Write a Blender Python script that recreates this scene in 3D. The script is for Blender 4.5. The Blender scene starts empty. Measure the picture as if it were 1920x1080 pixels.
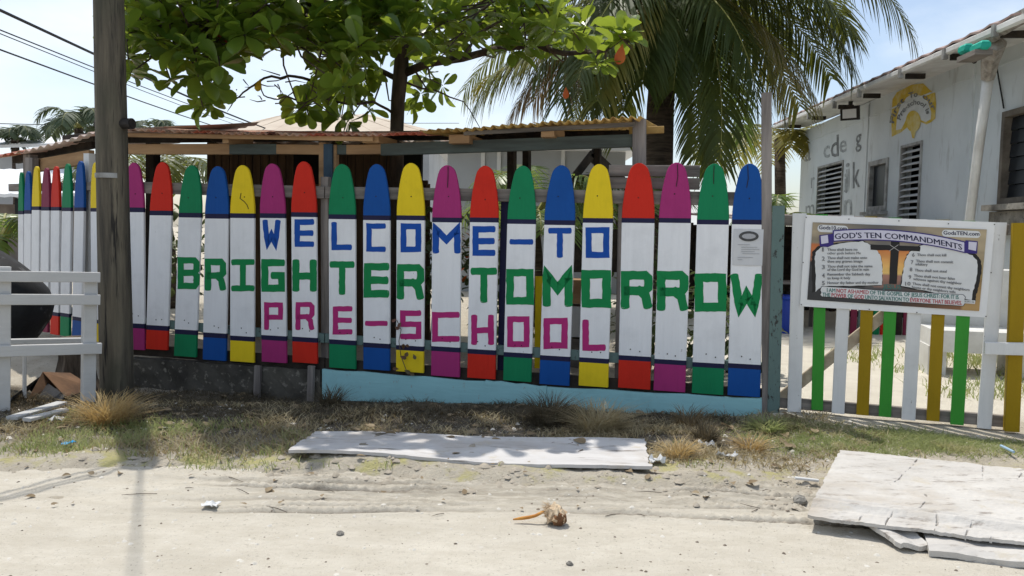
import bpy, math, random
import numpy as np
from mathutils import Vector, Matrix

random.seed(7)
RNG = np.random.default_rng(11)
C = bpy.context.scene.collection
rad = math.radians

# ------------------------------------------------------------------ camera
CAM_H = 1.14
PITCH, ROLL, FPX = rad(4.0), rad(1.0), 1500.0
cam_d = bpy.data.cameras.new('camera')
cam_d.sensor_width = 36.0
cam_d.lens = 36.0 * FPX / 1920.0
cam_d.clip_start, cam_d.clip_end = 0.05, 2000.0
cam = bpy.data.objects.new('camera', cam_d)
C.objects.link(cam)
_F = Vector((0, math.cos(PITCH), -math.sin(PITCH)))
_U0 = Vector((0, math.sin(PITCH), math.cos(PITCH)))
_R = Vector((1, 0, 0)) * math.cos(ROLL) + _U0 * math.sin(ROLL)
_U = _U0 * math.cos(ROLL) - Vector((1, 0, 0)) * math.sin(ROLL)
mw = Matrix((( _R.x, _U.x, -_F.x, 0), (_R.y, _U.y, -_F.y, 0), (_R.z, _U.z, -_F.z, CAM_H), (0, 0, 0, 1)))
cam.matrix_world = mw
bpy.context.scene.camera = cam
CP = Vector((0, 0, CAM_H))

# ------------------------------------------------------------------ sky and sun
SUN_EL = rad(66)
SH = Vector((0.50, -0.866, 0)).normalized()           # ground direction the light travels
world = bpy.data.worlds.new('World')
bpy.context.scene.world = world
world.use_nodes = True
wn, wl = world.node_tree.nodes, world.node_tree.links
wn.clear()
wout = wn.new('ShaderNodeOutputWorld')
bg = wn.new('ShaderNodeBackground')
sky = wn.new('ShaderNodeTexSky')
sky.sky_type = 'NISHITA'
sky.sun_disc = False
sky.sun_elevation = SUN_EL
sky.sun_rotation = math.atan2(-SH.x, -SH.y)
sky.air_density, sky.dust_density, sky.ozone_density = 1.0, 1.6, 1.0
tc = wn.new('ShaderNodeTexCoord')
mp = wn.new('ShaderNodeMapping')
mp.inputs['Scale'].default_value = (1.0, 1.0, 2.2)
mp.inputs['Location'].default_value = (0.35, 0.1, 0.2)
n1 = wn.new('ShaderNodeTexNoise')
n1.inputs['Scale'].default_value = 2.1
n1.inputs['Detail'].default_value = 7
n1.inputs['Roughness'].default_value = 0.55
cr = wn.new('ShaderNodeValToRGB')
cr.color_ramp.elements[0].position = 0.44
cr.color_ramp.elements[0].color = (0.14, 0.14, 0.14, 1)
cr.color_ramp.elements[1].position = 0.66
cr.color_ramp.elements[1].color = (1, 1, 1, 1)
mx = wn.new('ShaderNodeMixRGB')
mx.inputs[2].default_value = (5.9, 6.4, 6.9, 1)
wl.new(tc.outputs['Generated'], mp.inputs['Vector'])
wl.new(mp.outputs[0], n1.inputs['Vector'])
wl.new(n1.outputs['Fac'], cr.inputs[0])
wl.new(cr.outputs[0], mx.inputs[0])
wl.new(sky.outputs[0], mx.inputs[1])
wl.new(mx.outputs[0], bg.inputs['Color'])
bg.inputs['Strength'].default_value = 0.125
wl.new(bg.outputs[0], wout.inputs[0])

sun_d = bpy.data.lights.new('sun', 'SUN')
sun_d.energy = 2.9
sun_d.angle = rad(0.5)
sun_d.color = (1.0, 0.955, 0.88)
sun = bpy.data.objects.new('sun', sun_d)
C.objects.link(sun)
_ld = Vector((SH.x * math.cos(SUN_EL), SH.y * math.cos(SUN_EL), -math.sin(SUN_EL)))
sun.rotation_euler = _ld.to_track_quat('-Z', 'Y').to_euler()
sun.location = (-4, 8, 12)

vs = bpy.context.scene.view_settings
vs.view_transform = 'Standard'
vs.look = 'None'
vs.exposure = 0.42
vs.gamma = 1.0
vs.use_curve_mapping = False
cy = bpy.context.scene.cycles
cy.max_bounces = 7
cy.transparent_max_bounces = 8

# ------------------------------------------------------------------ helpers: picking points in the place
def ray(px, py):
    return _F + _R * ((px - 960) / FPX) + _U * ((540 - py) / FPX)

def at(px, py, Y):
    d = ray(px, py)
    return CP + d * (Y / d.y)

def on_z(px, py, z=0.0):
    d = ray(px, py)
    return CP + d * ((z - CAM_H) / d.z)

class Plane:
    """vertical plane: p a ground point, e unit vector to the viewer's right, n unit vector to the viewer"""
    def __init__(self, p, e):
        self.p = Vector((p[0], p[1], 0))
        self.e = Vector((e[0], e[1], 0)).normalized()
        self.n = Vector((self.e.y, -self.e.x, 0))
        if self.n.dot(CP - self.p) < 0:
            self.n = -self.n
    def px(self, x, y, off=0.0):
        d = ray(x, y)
        q = self.p + self.n * off
        t = (q - CP).dot(self.n) / d.dot(self.n)
        return CP + d * t

FENCE = Plane((1.51, 5.14), (1, -0.291))
SIDE = Plane((-3.46, 6.67), (0.81, -0.59))
GATE = Plane((1.72, 5.10), (1, -0.345))
WALL = Plane((5.1, 8.5), (-0.08, -1))
RAILP = Plane((-2.93, 4.82), (0.62, 0.50))

# ------------------------------------------------------------------ helpers: value noise and terrain
_P = RNG.random((256, 256))
def vnoise(x, y):
    x = np.asarray(x, float); y = np.asarray(y, float)
    xi = np.floor(x).astype(int); yi = np.floor(y).astype(int)
    fx = x - xi; fy = y - yi
    fx = fx * fx * (3 - 2 * fx); fy = fy * fy * (3 - 2 * fy)
    a = _P[xi & 255, yi & 255]; b = _P[(xi + 1) & 255, yi & 255]
    c = _P[xi & 255, (yi + 1) & 255]; d = _P[(xi + 1) & 255, (yi + 1) & 255]
    return (a * (1 - fx) + b * fx) * (1 - fy) + (c * (1 - fx) + d * fx) * fy
def fbm(x, y, o=4):
    s = 0; a = 0.5
    for i in range(o):
        s = s + a * (vnoise(x * 2 ** i + 17 * i, y * 2 ** i + 31 * i) - 0.5); a *= 0.5
    return s
def sstep(a, b, t):
    t = np.clip((np.asarray(t, float) - a) / (b - a), 0, 1)
    return t * t * (3 - 2 * t)
def edge_y(x):
    return 3.72 + 0.16 * fbm(x * 0.9, x * 0.0 + 3.3, 3) + 0.10 * fbm(x * 6, x * 0 + 9.1, 3) - 0.16 * sstep(-0.6, 1.6, x) 
def ground_z(x, y):
    x = np.asarray(x, float); y = np.asarray(y, float)
    near = sstep(9.0, 6.5, y) * sstep(9, 6, np.abs(x))
    dip = -0.14 * sstep(0.2, -1.8, x) * sstep(4.9, 5.6, y) * sstep(8.0, 6.9, y)
    fd = 5.14 + (1.51 - x) * 0.291 - y                       # distance before the fence
    dip = dip - 0.065 * sstep(0.95, 0.15, fd) * sstep(1.75, 1.45, x) * sstep(-2.0, -1.0, -y + 5.2)
    z = dip + near * (0.07 * fbm(x * 1.3, y * 1.3, 3) + 0.055 * fbm(x * 6, y * 6, 4)) + 0.02 * fbm(x * .3, y * .3, 2)
    t = y - edge_y(x)
    calm = sstep(1.3, 2.0, x) * sstep(4.0, 4.3, y)                 # flat short lawn before the gate
    z = z * (1 - 0.6 * calm)
    z = z - 0.055 * sstep(0.10, -0.12, t) + 0.012
    return z
def rut(y, c, w):
    return np.exp(-((y - c) / w) ** 2)
def track_lines(x, y):
    """where tyres cut the sand: strength and the grooves as (centre, width, depth)"""
    m = sstep(-1.9, -0.4, x) * sstep(4.2, 2.6, x) * np.clip(0.75 + 2.6 * fbm(x * 1.7, y * 2, 3), 0.05, 1.8)
    wob = 0.05 * np.sin(x * 1.3 + 0.6)
    xw = x + 0.25 * fbm(x * 1.1, y * 0.6, 2)
    tri = np.abs(((xw / 0.062) % 1.0) - 0.5) * 2
    zzm = sstep(-0.02, 0.08, fbm(x * 1.5 + 7, y * 3, 2))
    out = []
    for k, (c, w, a, zz, sl) in enumerate(((3.60, 0.012, 0.011, .0, -.02), (3.53, 0.016, 0.013, .010, -.07), (3.46, 0.018, 0.019, .014, -.045), (3.41, 0.012, 0.013, .0, -.095), (3.30, 0.020, 0.020, .016, -.05), (3.25, 0.010, 0.010, .0, -.02), (3.16, 0.018, 0.014, .012, -.07))):
        here = sstep(-0.17, 0.0, fbm(x * 0.8 + 13.7 * k, x * 0 + 2.1 * k, 2))
        out.append((c + sl * x + wob * (0.6 + 0.2 * k) + zz * zzm * (tri - 0.5) + 0.07 * fbm(x * 1.6 + c * 9, x * 0, 3), w, a * here))
    return m, out
def churn(x, y):
    m, lines = track_lines(x, y)
    return np.clip(1.3 * m * sum(55 * a * rut(y, cc, w * 0.9) for cc, w, a in lines), 0, 1)
def road_z(x, y):
    x = np.asarray(x, float); y = np.asarray(y, float)
    z = -0.012 + 0.018 * fbm(x * 1.1, y * 1.6, 3) + 0.006 * fbm(x * 9, y * 9, 4)
    m, lines = track_lines(x, y)
    for cc, w, a in lines:
        z = z - m * a * rut(y, cc, w) + m * a * 0.8 * rut(y, cc + w * 2.0, w) + m * a * 0.6 * rut(y, cc - w * 2.0, w)
        z = z + m * 0.005 * rut(y, cc + 0.04, 0.022) * np.sign(np.sin((x + 0.7 * (y - cc)) * 2 * np.pi / 0.045))
    near = sstep(3.1, 3.5, y) * sstep(-2.6, -1.6, x)
    z = z + near * (0.035 * fbm(x * 5 + 4, y * 9, 4) + 0.022 * np.maximum(fbm(x * 19, y * 26, 3), 0))
    return z
def gz(x, y):
    return float(max(ground_z(x, y), road_z(x, y) if y < 4.1 else -9))

# ------------------------------------------------------------------ helpers: meshes and objects
WO = {}
class MB:
    def __init__(self):
        self.v = []; self.f = []; self.m = []
    def add(self, vs_, fs, mi=0):
        o = len(self.v)
        self.v.extend([tuple(p) for p in vs_])
        for f in fs:
            self.f.append(tuple(i + o for i in f)); self.m.append(mi)
        return self
    def box(self, c, s, rot=None, mi=0):
        c = Vector(c); hs = Vector(s) * 0.5
        R = rot if rot is not None else Matrix.Identity(3)
        vs_ = [c + R @ Vector((sx * hs.x, sy * hs.y, sz * hs.z)) for sx in (-1, 1) for sy in (-1, 1) for sz in (-1, 1)]
        return self.add(vs_, [(0, 1, 3, 2), (4, 6, 7, 5), (0, 4, 5, 1), (2, 3, 7, 6), (0, 2, 6, 4), (1, 5, 7, 3)], mi)
    def board(self, levels, wdir, ndir, thick, bev=0.004, mi=0):
        """loft of an octagonal (bevelled) section: levels = [(centre, width, material of the stretch to the next level)]"""
        wdir = Vector(wdir).normalized(); ndir = Vector(ndir).normalized()
        vs_, fs, ms = [], [], []
        h = thick / 2
        for (c, w, m_) in levels:
            c = Vector(c); hw = max(w / 2, 0.0012); b = min(bev, hw * 0.45, h * 0.45)
            for (a, d) in ((-hw + b, h), (hw - b, h), (hw, h - b), (hw, -h + b), (hw - b, -h), (-hw + b, -h), (-hw, -h + b), (-hw, h - b)):
                vs_.append(c + wdir * a + ndir * d)
        o = len(self.v)
        self.v.extend([tuple(p) for p in vs_])
        n = len(levels)
        for i in range(n - 1):
            for k in range(8):
                k2 = (k + 1) % 8
                self.f.append((o + i * 8 + k, o + i * 8 + k2, o + (i + 1) * 8 + k2, o + (i + 1) * 8 + k)); self.m.append(levels[i][2])
        self.f.append(tuple(o + k for k in range(7, -1, -1))); self.m.append(levels[0][2])
        self.f.append(tuple(o + (n - 1) * 8 + k for k in range(8))); self.m.append(levels[-2][2])
        return self
    def plank(self, p0, p1, width, thick, ndir, mi=0, bev=0.003, sag=0.0, n=1):
        p0 = Vector(p0); p1 = Vector(p1); d = (p1 - p0).normalized()
        nd = Vector(ndir); nd = (nd - d * nd.dot(d)).normalized()
        w = d.cross(nd).normalized()
        lv = []
        for i in range(n + 1):
            t = i / n
            q = p0.lerp(p1, t) + w * sag * math.sin(math.pi * t)
            lv.append((q, width, mi))
        return self.board(lv, w, nd, thick, bev)
    def tube(self, pts, radii, n=8, mi=0, caps=True):
        pts = [Vector(p) for p in pts]
        o = len(self.v); prev = None
        for i, p in enumerate(pts):
            d = (pts[min(i + 1, len(pts) - 1)] - pts[max(i - 1, 0)]).normalized()
            if prev is None:
                a = d.orthogonal().normalized()
            else:
                a = (prev - d * prev.dot(d)).normalized()
            prev = a; b = d.cross(a)
            for k in range(n):
                t = 2 * math.pi * k / n
                self.v.append(tuple(p + (a * math.cos(t) + b * math.sin(t)) * radii[i]))
        for i in range(len(pts) - 1):
            for k in range(n):
                k2 = (k + 1) % n
                self.f.append((o + i * n + k, o + i * n + k2, o + (i + 1) * n + k2, o + (i + 1) * n + k)); self.m.append(mi)
        if caps:
            self.f.append(tuple(o + k for k in range(n - 1, -1, -1))); self.m.append(mi)
            q = o + (len(pts) - 1) * n
            self.f.append(tuple(q + k for k in range(n))); self.m.append(mi)
        return self
    def grid(self, P, nu, nv, mi=0):
        """P[i][j] points"""
        vs_ = [P(i, j) for i in range(nu) for j in range(nv)]
        fs = [(i * nv + j, (i + 1) * nv + j, (i + 1) * nv + j + 1, i * nv + j + 1) for i in range(nu - 1) for j in range(nv - 1)]
        return self.add(vs_, fs, mi)
    def slab(self, P, nu, nv, N, mi=0):
        """closed sheet: top surface P(i,j), bottom shifted by N"""
        N = Vector(N)
        top = [Vector(P(i, j)) for i in range(nu) for j in range(nv)]
        k = len(top)
        vs_ = top + [p + N for p in top]
        fs = []
        for i in range(nu - 1):
            for j in range(nv - 1):
                a, b, c, d = i * nv + j, (i + 1) * nv + j, (i + 1) * nv + j + 1, i * nv + j + 1
                fs.append((a, b, c, d)); fs.append((k + d, k + c, k + b, k + a))
        rim = [i * nv for i in range(nu)] + [(nu - 1) * nv + j for j in range(1, nv)] + [i * nv + nv - 1 for i in range(nu - 2, -1, -1)] + [j for j in range(nv - 2, 0, -1)]
        for a, b in zip(rim, rim[1:] + rim[:1]):
            fs.append((b, a, k + a, k + b))
        return self.add(vs_, fs, mi)

def face_to(mb, n):
    for k, f in enumerate(mb.f):
        a, b, c = (Vector(mb.v[i]) for i in f[:3])
        if (b - a).cross(c - a).dot(n) < 0: mb.f[k] = tuple(reversed(f))
    return mb

def empty(name, label, cat, loc, group=None):
    o = bpy.data.objects.new(name, None)
    o.empty_display_size = 0.1
    C.objects.link(o)
    o.location = loc
    WO[o.name] = Vector(loc)
    tag(o, label, cat, group)
    return o
def tag(o, label=None, cat=None, group=None, kind=None):
    if label: o['label'] = label
    if cat: o['category'] = cat
    if group: o['group'] = group
    if kind: o['kind'] = kind
    return o
def link(name, mb, mats, parent=None, smooth=False, origin=None):
    v = np.asarray(mb.v, float)
    if origin is None:
        lo, hi = v.min(0), v.max(0)
        origin = ((lo[0] + hi[0]) / 2, (lo[1] + hi[1]) / 2, lo[2])
    v = v - np.asarray(origin)
    me = bpy.data.meshes.new(name)
    me.from_pydata(v.tolist(), [], mb.f)
    if not isinstance(mats, (list, tuple)): mats = [mats]
    for m_ in mats: me.materials.append(m_)
    if len(mats) > 1:
        me.polygons.foreach_set('material_index', mb.m)
    if smooth:
        me.polygons.foreach_set('use_smooth', [True] * len(me.polygons))
    me.update()
    o = bpy.data.objects.new(name, me)
    C.objects.link(o)
    WO[o.name] = Vector(origin)
    if parent is not None:
        o.parent = parent
        o.location = Vector(origin) - WO[parent.name]
    else:
        o.location = origin
    return o
def link_np(name, V, F, mat, parent=None, smooth=False):
    """numpy mesh, all faces the same size"""
    me = bpy.data.meshes.new(name)
    V = np.asarray(V, np.float32); F = np.asarray(F, np.int32)
    k = F.shape[1]
    o0 = Vector((0, 0, 0)) if parent is None else WO[parent.name]
    V = V - np.array(o0, np.float32)
    me.vertices.add(len(V)); me.vertices.foreach_set('co', V.ravel())
    me.loops.add(F.size); me.loops.foreach_set('vertex_index', F.ravel())
    me.polygons.add(len(F)); me.polygons.foreach_set('loop_start', np.arange(0, F.size, k, dtype=np.int32))
    me.update(calc_edges=True); me.validate()
    me.materials.append(mat)
    if smooth: me.polygons.foreach_set('use_smooth', [True] * len(me.polygons))
    o = bpy.data.objects.new(name, me)
    C.objects.link(o)
    WO[o.name] = Vector(o0)
    if parent is not None: o.parent = parent
    return o

# ------------------------------------------------------------------ materials
def S(c):
    """sRGB 0-255 to linear"""
    return tuple(((x / 255) / 12.92 if x / 255 <= 0.04045 else ((x / 255 + 0.055) / 1.055) ** 2.4) for x in c) + (1.0,)
def base_mat(name):
    m = bpy.data.materials.new(name); m.use_nodes = True
    nt = m.node_tree
    b = nt.nodes['Principled BSDF']
    g = nt.nodes.new('ShaderNodeNewGeometry')
    return m, nt, b, g
def noise(nt, vec, scale, detail=4, rough=0.6, stretch=None):
    if stretch is not None:
        mpn = nt.nodes.new('ShaderNodeMapping'); mpn.inputs['Scale'].default_value = stretch
        nt.links.new(vec, mpn.inputs['Vector']); vec = mpn.outputs[0]
    n = nt.nodes.new('ShaderNodeTexNoise')
    n.inputs['Scale'].default_value = scale; n.inputs['Detail'].default_value = detail; n.inputs['Roughness'].default_value = rough
    nt.links.new(vec, n.inputs['Vector'])
    return n.outputs['Fac']
def ramp(nt, fac, p0, p1, c0=(0, 0, 0, 1), c1=(1, 1, 1, 1)):
    r = nt.nodes.new('ShaderNodeValToRGB')
    r.color_ramp.elements[0].position = p0; r.color_ramp.elements[0].color = c0
    r.color_ramp.elements[1].position = p1; r.color_ramp.elements[1].color = c1
    nt.links.new(fac, r.inputs[0])
    return r.outputs[0]
def mix(nt, fac, a, b):
    n = nt.nodes.new('ShaderNodeMixRGB')
    for i, x in ((0, fac), (1, a), (2, b)):
        if isinstance(x, (tuple, list, float, int)): n.inputs[i].default_value = x
        else: nt.links.new(x, n.inputs[i])
    return n.outputs[0]
def bump(nt, b, h, strength=0.3, dist=0.01):
    n = nt.nodes.new('ShaderNodeBump'); n.inputs['Strength'].default_value = strength; n.inputs['Distance'].default_value = dist
    nt.links.new(h, n.inputs['Height']); nt.links.new(n.outputs[0], b.inputs['Normal'])
def simple(name, col, col2=None, scale=6, rough=0.7, bmp=0.2, stretch=None, lo=0.35, hi=0.65, spec=0.3, metal=0.0, speck=None, speck_col=None):
    m, nt, b, g = base_mat(name)
    pos = g.outputs['Position']
    n = noise(nt, pos, scale, 5, 0.62, stretch)
    c = mix(nt, ramp(nt, n, lo, hi), col, col2 or tuple(x * 0.75 for x in col[:3]) + (1,))
    if speck is not None:
        n2 = noise(nt, pos, speck[0], 3, 0.6, speck[3] if len(speck) > 3 else None)
        c = mix(nt, ramp(nt, n2, speck[1], speck[2]), c, speck_col)
    nt.links.new(c, b.inputs['Base Color'])
    b.inputs['Roughness'].default_value = rough
    b.inputs['Specular IOR Level'].default_value = spec
    b.inputs['Metallic'].default_value = metal
    if bmp:
        bump(nt, b, noise(nt, pos, scale * 3, 5, 0.65, stretch), bmp, 0.01)
    return m
def paint(name, col, wear=0.70, worn=None, rough=0.55, vert=True):
    """brushed house paint on a board: faint brush streaks, dirt, small worn flecks showing wood"""
    st = (1, 1, 0.09) if vert else (0.12, 0.12, 1)
    m, nt, b, g = base_mat(name)
    pos = g.outputs['Position']
    d = tuple(x * 0.84 for x in col[:3]) + (1,)
    c = mix(nt, ramp(nt, noise(nt, pos, 30, 4, 0.6, st), 0.38, 0.72), col, tuple(x * 0.94 for x in col[:3]) + (1,))
    c = mix(nt, ramp(nt, noise(nt, pos, 5, 5, 0.65), 0.50, 0.80), c, d)
    fl = ramp(nt, noise(nt, pos, 26, 4, 0.75, (1, 1, 0.45)), wear, wear + 0.045)
    c = mix(nt, fl, c, worn or S((92, 82, 70)))
    nt.links.new(c, b.inputs['Base Color'])
    b.inputs['Roughness'].default_value = rough
    b.inputs['Specular IOR Level'].default_value = 0.14
    bump(nt, b, noise(nt, pos, 60, 4, 0.6, st), 0.34, 0.007)
    return m
def leafy(name, col, col2, trans=0.35, tcol=None, rough=0.45, scale=3.0, spec=0.4, third=None):
    m, nt, b, g = base_mat(name)
    pos = g.outputs['Position']
    c = mix(nt, ramp(nt, noise(nt, pos, scale, 3, 0.7), 0.38, 0.62), col, col2)
    if third is not None:
        c = mix(nt, ramp(nt, noise(nt, pos, scale * 2.3, 2, 0.6), third[1], third[1] + 0.05), c, third[0])
    nt.links.new(c, b.inputs['Base Color'])
    b.inputs['Roughness'].default_value = rough
    b.inputs['Specular IOR Level'].default_value = spec
    t = nt.nodes.new('ShaderNodeBsdfTranslucent')
    tc_ = mix(nt, 0.7, c, tcol or col2)
    nt.links.new(tc_, t.inputs['Color'])
    ms = nt.nodes.new('ShaderNodeMixShader'); ms.inputs[0].default_value = trans
    nt.links.new(b.outputs[0], ms.inputs[1]); nt.links.new(t.outputs[0], ms.inputs[2])
    nt.links.new(ms.outputs[0], nt.nodes['Material Output'].inputs['Surface'])
    return m

WHITE = paint('white_paint', (0.80, 0.80, 0.805, 1), 0.715, S((120, 112, 104)))
GREEN = paint('green_paint', (0.008, 0.205, 0.082, 1), 0.74)
BLUE = paint('blue_paint', (0.007, 0.075, 0.30, 1), 0.74)
YELLOW = paint('yellow_paint', (0.78, 0.57, 0.018, 1), 0.74)
MAGENTA = paint('magenta_paint', (0.36, 0.032, 0.16, 1), 0.74)
RED = paint('red_paint', (0.58, 0.026, 0.013, 1), 0.74)
MAROON = paint('maroon_paint', (0.22, 0.03, 0.07, 1), 0.70)
NAVY = paint('navy_paint', (0.018, 0.018, 0.055, 1), 0.76)
L_GREEN = paint('letter_green', (0.008, 0.22, 0.065, 1), 0.80)
L_BLUE = paint('letter_blue', (0.010, 0.075, 0.36, 1), 0.80)
L_MAG = paint('letter_magenta', (0.44, 0.028, 0.17, 1), 0.80)
TURQ = paint('turquoise_paint', (0.31, 0.57, 0.60, 1), 0.635, S((150, 165, 165)), 0.55, False)
GATEGREEN = paint('lime_green_paint', (0.048, 0.28, 0.038, 1), 0.72)
GATEYEL = paint('mustard_paint', (0.31, 0.20, 0.008, 1), 0.70, S((70, 52, 20)))
GREYGREEN = paint('grey_green_paint', (0.125, 0.185, 0.172, 1), 0.585, S((60, 60, 58)))
OLDWHITE = paint('old_white_paint', (0.66, 0.66, 0.65, 1), 0.66, S((128, 122, 115)))
RAILWHITE = paint('rail_white', (0.52, 0.515, 0.50, 1), 0.72, S((150, 140, 125)), 0.5, False)
GREYWOOD = simple('weathered_wood', S((150, 142, 136)), S((98, 92, 88)), 14, 0.9, 0.5, (1, 1, 0.08))
GREYWOOD_H = simple('weathered_wood_flat', S((142, 134, 126)), S((88, 84, 80)), 14, 0.9, 0.5, (0.08, 0.08, 1))
TANWOOD = simple('tan_lumber', S((176, 142, 104)), S((134, 104, 74)), 9, 0.85, 0.3, (0.12, 0.12, 1))
TEALWOOD = simple('grey_teal_lumber', S((92, 102, 96)), S((66, 70, 66)), 9, 0.85, 0.3, (0.12, 0.12, 1))
BLUEWOOD = simple('slate_blue_lumber', S((62, 84, 100)), S((48, 62, 74)), 9, 0.8, 0.3, (1, 1, .12))
DARKWOOD = simple('dark_lumber', S((62, 54, 46)), S((34, 30, 28)), 9, 0.9, 0.3)
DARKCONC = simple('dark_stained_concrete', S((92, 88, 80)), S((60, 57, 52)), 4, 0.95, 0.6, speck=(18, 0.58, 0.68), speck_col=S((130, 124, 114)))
SHEDWOOD = simple('brown_shed_planks', S((96, 76, 54)), S((60, 46, 34)), 10, 0.9, 0.4, (1, 1, 0.08))
BLACKISH = simple('unlit_interior_black', S((26, 25, 24)), S((18, 18, 18)), 5, 0.9, 0.0)  # near-black standing in for unlit interiors
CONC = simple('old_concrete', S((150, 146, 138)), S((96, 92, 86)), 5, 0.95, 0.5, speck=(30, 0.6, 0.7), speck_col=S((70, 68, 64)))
RUST = simple('rusty_red_sheet', S((168, 84, 62)), S((206, 176, 152)), 3.5, 0.75, 0.2, lo=0.42, hi=0.6, speck=(7, 0.55, 0.66), speck_col=S((92, 52, 40)))
YELSHEET = simple('faded_yellow_sheet', S((198, 164, 94)), S((150, 116, 64)), 5, 0.7, 0.2)
PALESHEET = simple('pale_sheet', S((215, 212, 205)), S((198, 160, 145)), 2.5, 0.6, 0.1)
WALLWHITE = simple('school_wall_paint', (0.62, 0.66, 0.675, 1), (0.55, 0.59, 0.605, 1), 1.6, 0.75, 0.12, speck=(7, 0.58, 0.72, (1, 1, 0.25)), speck_col=(0.43, 0.45, 0.45, 1))
GUTTER = simple('gutter_white', (0.72, 0.72, 0.70, 1), (0.58, 0.57, 0.54, 1), 4, 0.5, 0.05)
MINT = None

# ------------------------------------------------------------------ ground and road
def axis(fine0, fine1, step, far_lo, far_hi):
    a = np.arange(fine0, fine1 + 1e-6, step)
    lo = [fine0 - (1.45 ** k) * 0.2 for k in range(1, 40)]
    lo = [v for v in lo if v > far_lo] + [far_lo]
    hi = [fine1 + (1.45 ** k) * 0.2 for k in range(1, 40)]
    hi = [v for v in hi if v < far_hi] + [far_hi]
    return np.array(sorted(lo) + list(a) + hi)
def sheet(name, xs, ys, zf, mat):
    X, Y = np.meshgrid(xs, ys, indexing='ij')
    Z = zf(X, Y)
    V = np.stack([X, Y, Z], -1).reshape(-1, 3)
    nx, ny = len(xs), len(ys)
    I = (np.arange(nx - 1)[:, None] * ny + np.arange(ny - 1)[None]).ravel()
    F = np.stack([I, I + ny, I + ny + 1, I + 1], 1)
    return link_np(name, V, F, mat, smooth=True)

def ground_material():
    m, nt, b, g = base_mat('verge_soil')
    pos = g.outputs['Position']
    sand = mix(nt, ramp(nt, noise(nt, pos, 7, 6, 0.7), 0.35, 0.65), (0.54, 0.49, 0.40, 1), (0.45, 0.395, 0.31, 1))
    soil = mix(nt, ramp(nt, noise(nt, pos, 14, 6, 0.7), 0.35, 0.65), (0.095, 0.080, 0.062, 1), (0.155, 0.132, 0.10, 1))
    sp = nt.nodes.new('ShaderNodeSeparateXYZ'); nt.links.new(pos, sp.inputs[0])
    # soil strip in front of the fence, sandy elsewhere; border broken up by noise
    def mr(out, a, b_):
        n = nt.nodes.new('ShaderNodeMapRange'); n.inputs[1].default_value = a; n.inputs[2].default_value = b_; n.interpolation_type = 'SMOOTHSTEP'
        nt.links.new(out, n.inputs[0]); return n.outputs[0]
    def mul(a, b_):
        n = nt.nodes.new('ShaderNodeMath'); n.operation = 'MULTIPLY'; nt.links.new(a, n.inputs[0]); nt.links.new(b_, n.inputs[1]); return n.outputs[0]
    def addn(a, b_, k):
        n = nt.nodes.new('ShaderNodeMath'); n.operation = 'MULTIPLY_ADD'; nt.links.new(b_, n.inputs[0]); n.inputs[1].default_value = k; nt.links.new(a, n.inputs[2]); return n.outputs[0]
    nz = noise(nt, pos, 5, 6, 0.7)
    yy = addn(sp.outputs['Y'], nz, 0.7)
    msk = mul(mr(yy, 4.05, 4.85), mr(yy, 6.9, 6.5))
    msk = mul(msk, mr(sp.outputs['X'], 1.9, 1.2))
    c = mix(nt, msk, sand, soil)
    c = mix(nt, ramp(nt, noise(nt, pos, 70, 3, 0.7), 0.58, 0.70), c, (0.50, 0.46, 0.39, 1))
    c = mix(nt, ramp(nt, noise(nt, pos, 45, 4, 0.7), 0.60, 0.72), c, (0.10, 0.08, 0.055, 1))
    c = mix(nt, mul(mul(mr(yy, 4.45, 4.15), mr(yy, 3.95, 4.10)), ramp(nt, noise(nt, pos, 4.5, 4, 0.7), 0.48, 0.60)), c, (0.46, 0.42, 0.20, 1))
    c = mix(nt, mul(mr(yy, 5.15, 5.5), mr(sp.outputs['X'], 1.5, 1.8)), c, mix(nt, ramp(nt, noise(nt, pos, 3, 6, 0.7), 0.35, 0.65), (0.74, 0.69, 0.585, 1), (0.64, 0.59, 0.495, 1)))
    nt.links.new(c, b.inputs['Base Color'])
    b.inputs['Roughness'].default_value = 0.95; b.inputs['Specular IOR Level'].default_value = 0.1
    bump(nt, b, noise(nt, pos, 60, 6, 0.75), 0.9, 0.02)
    return m
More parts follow.
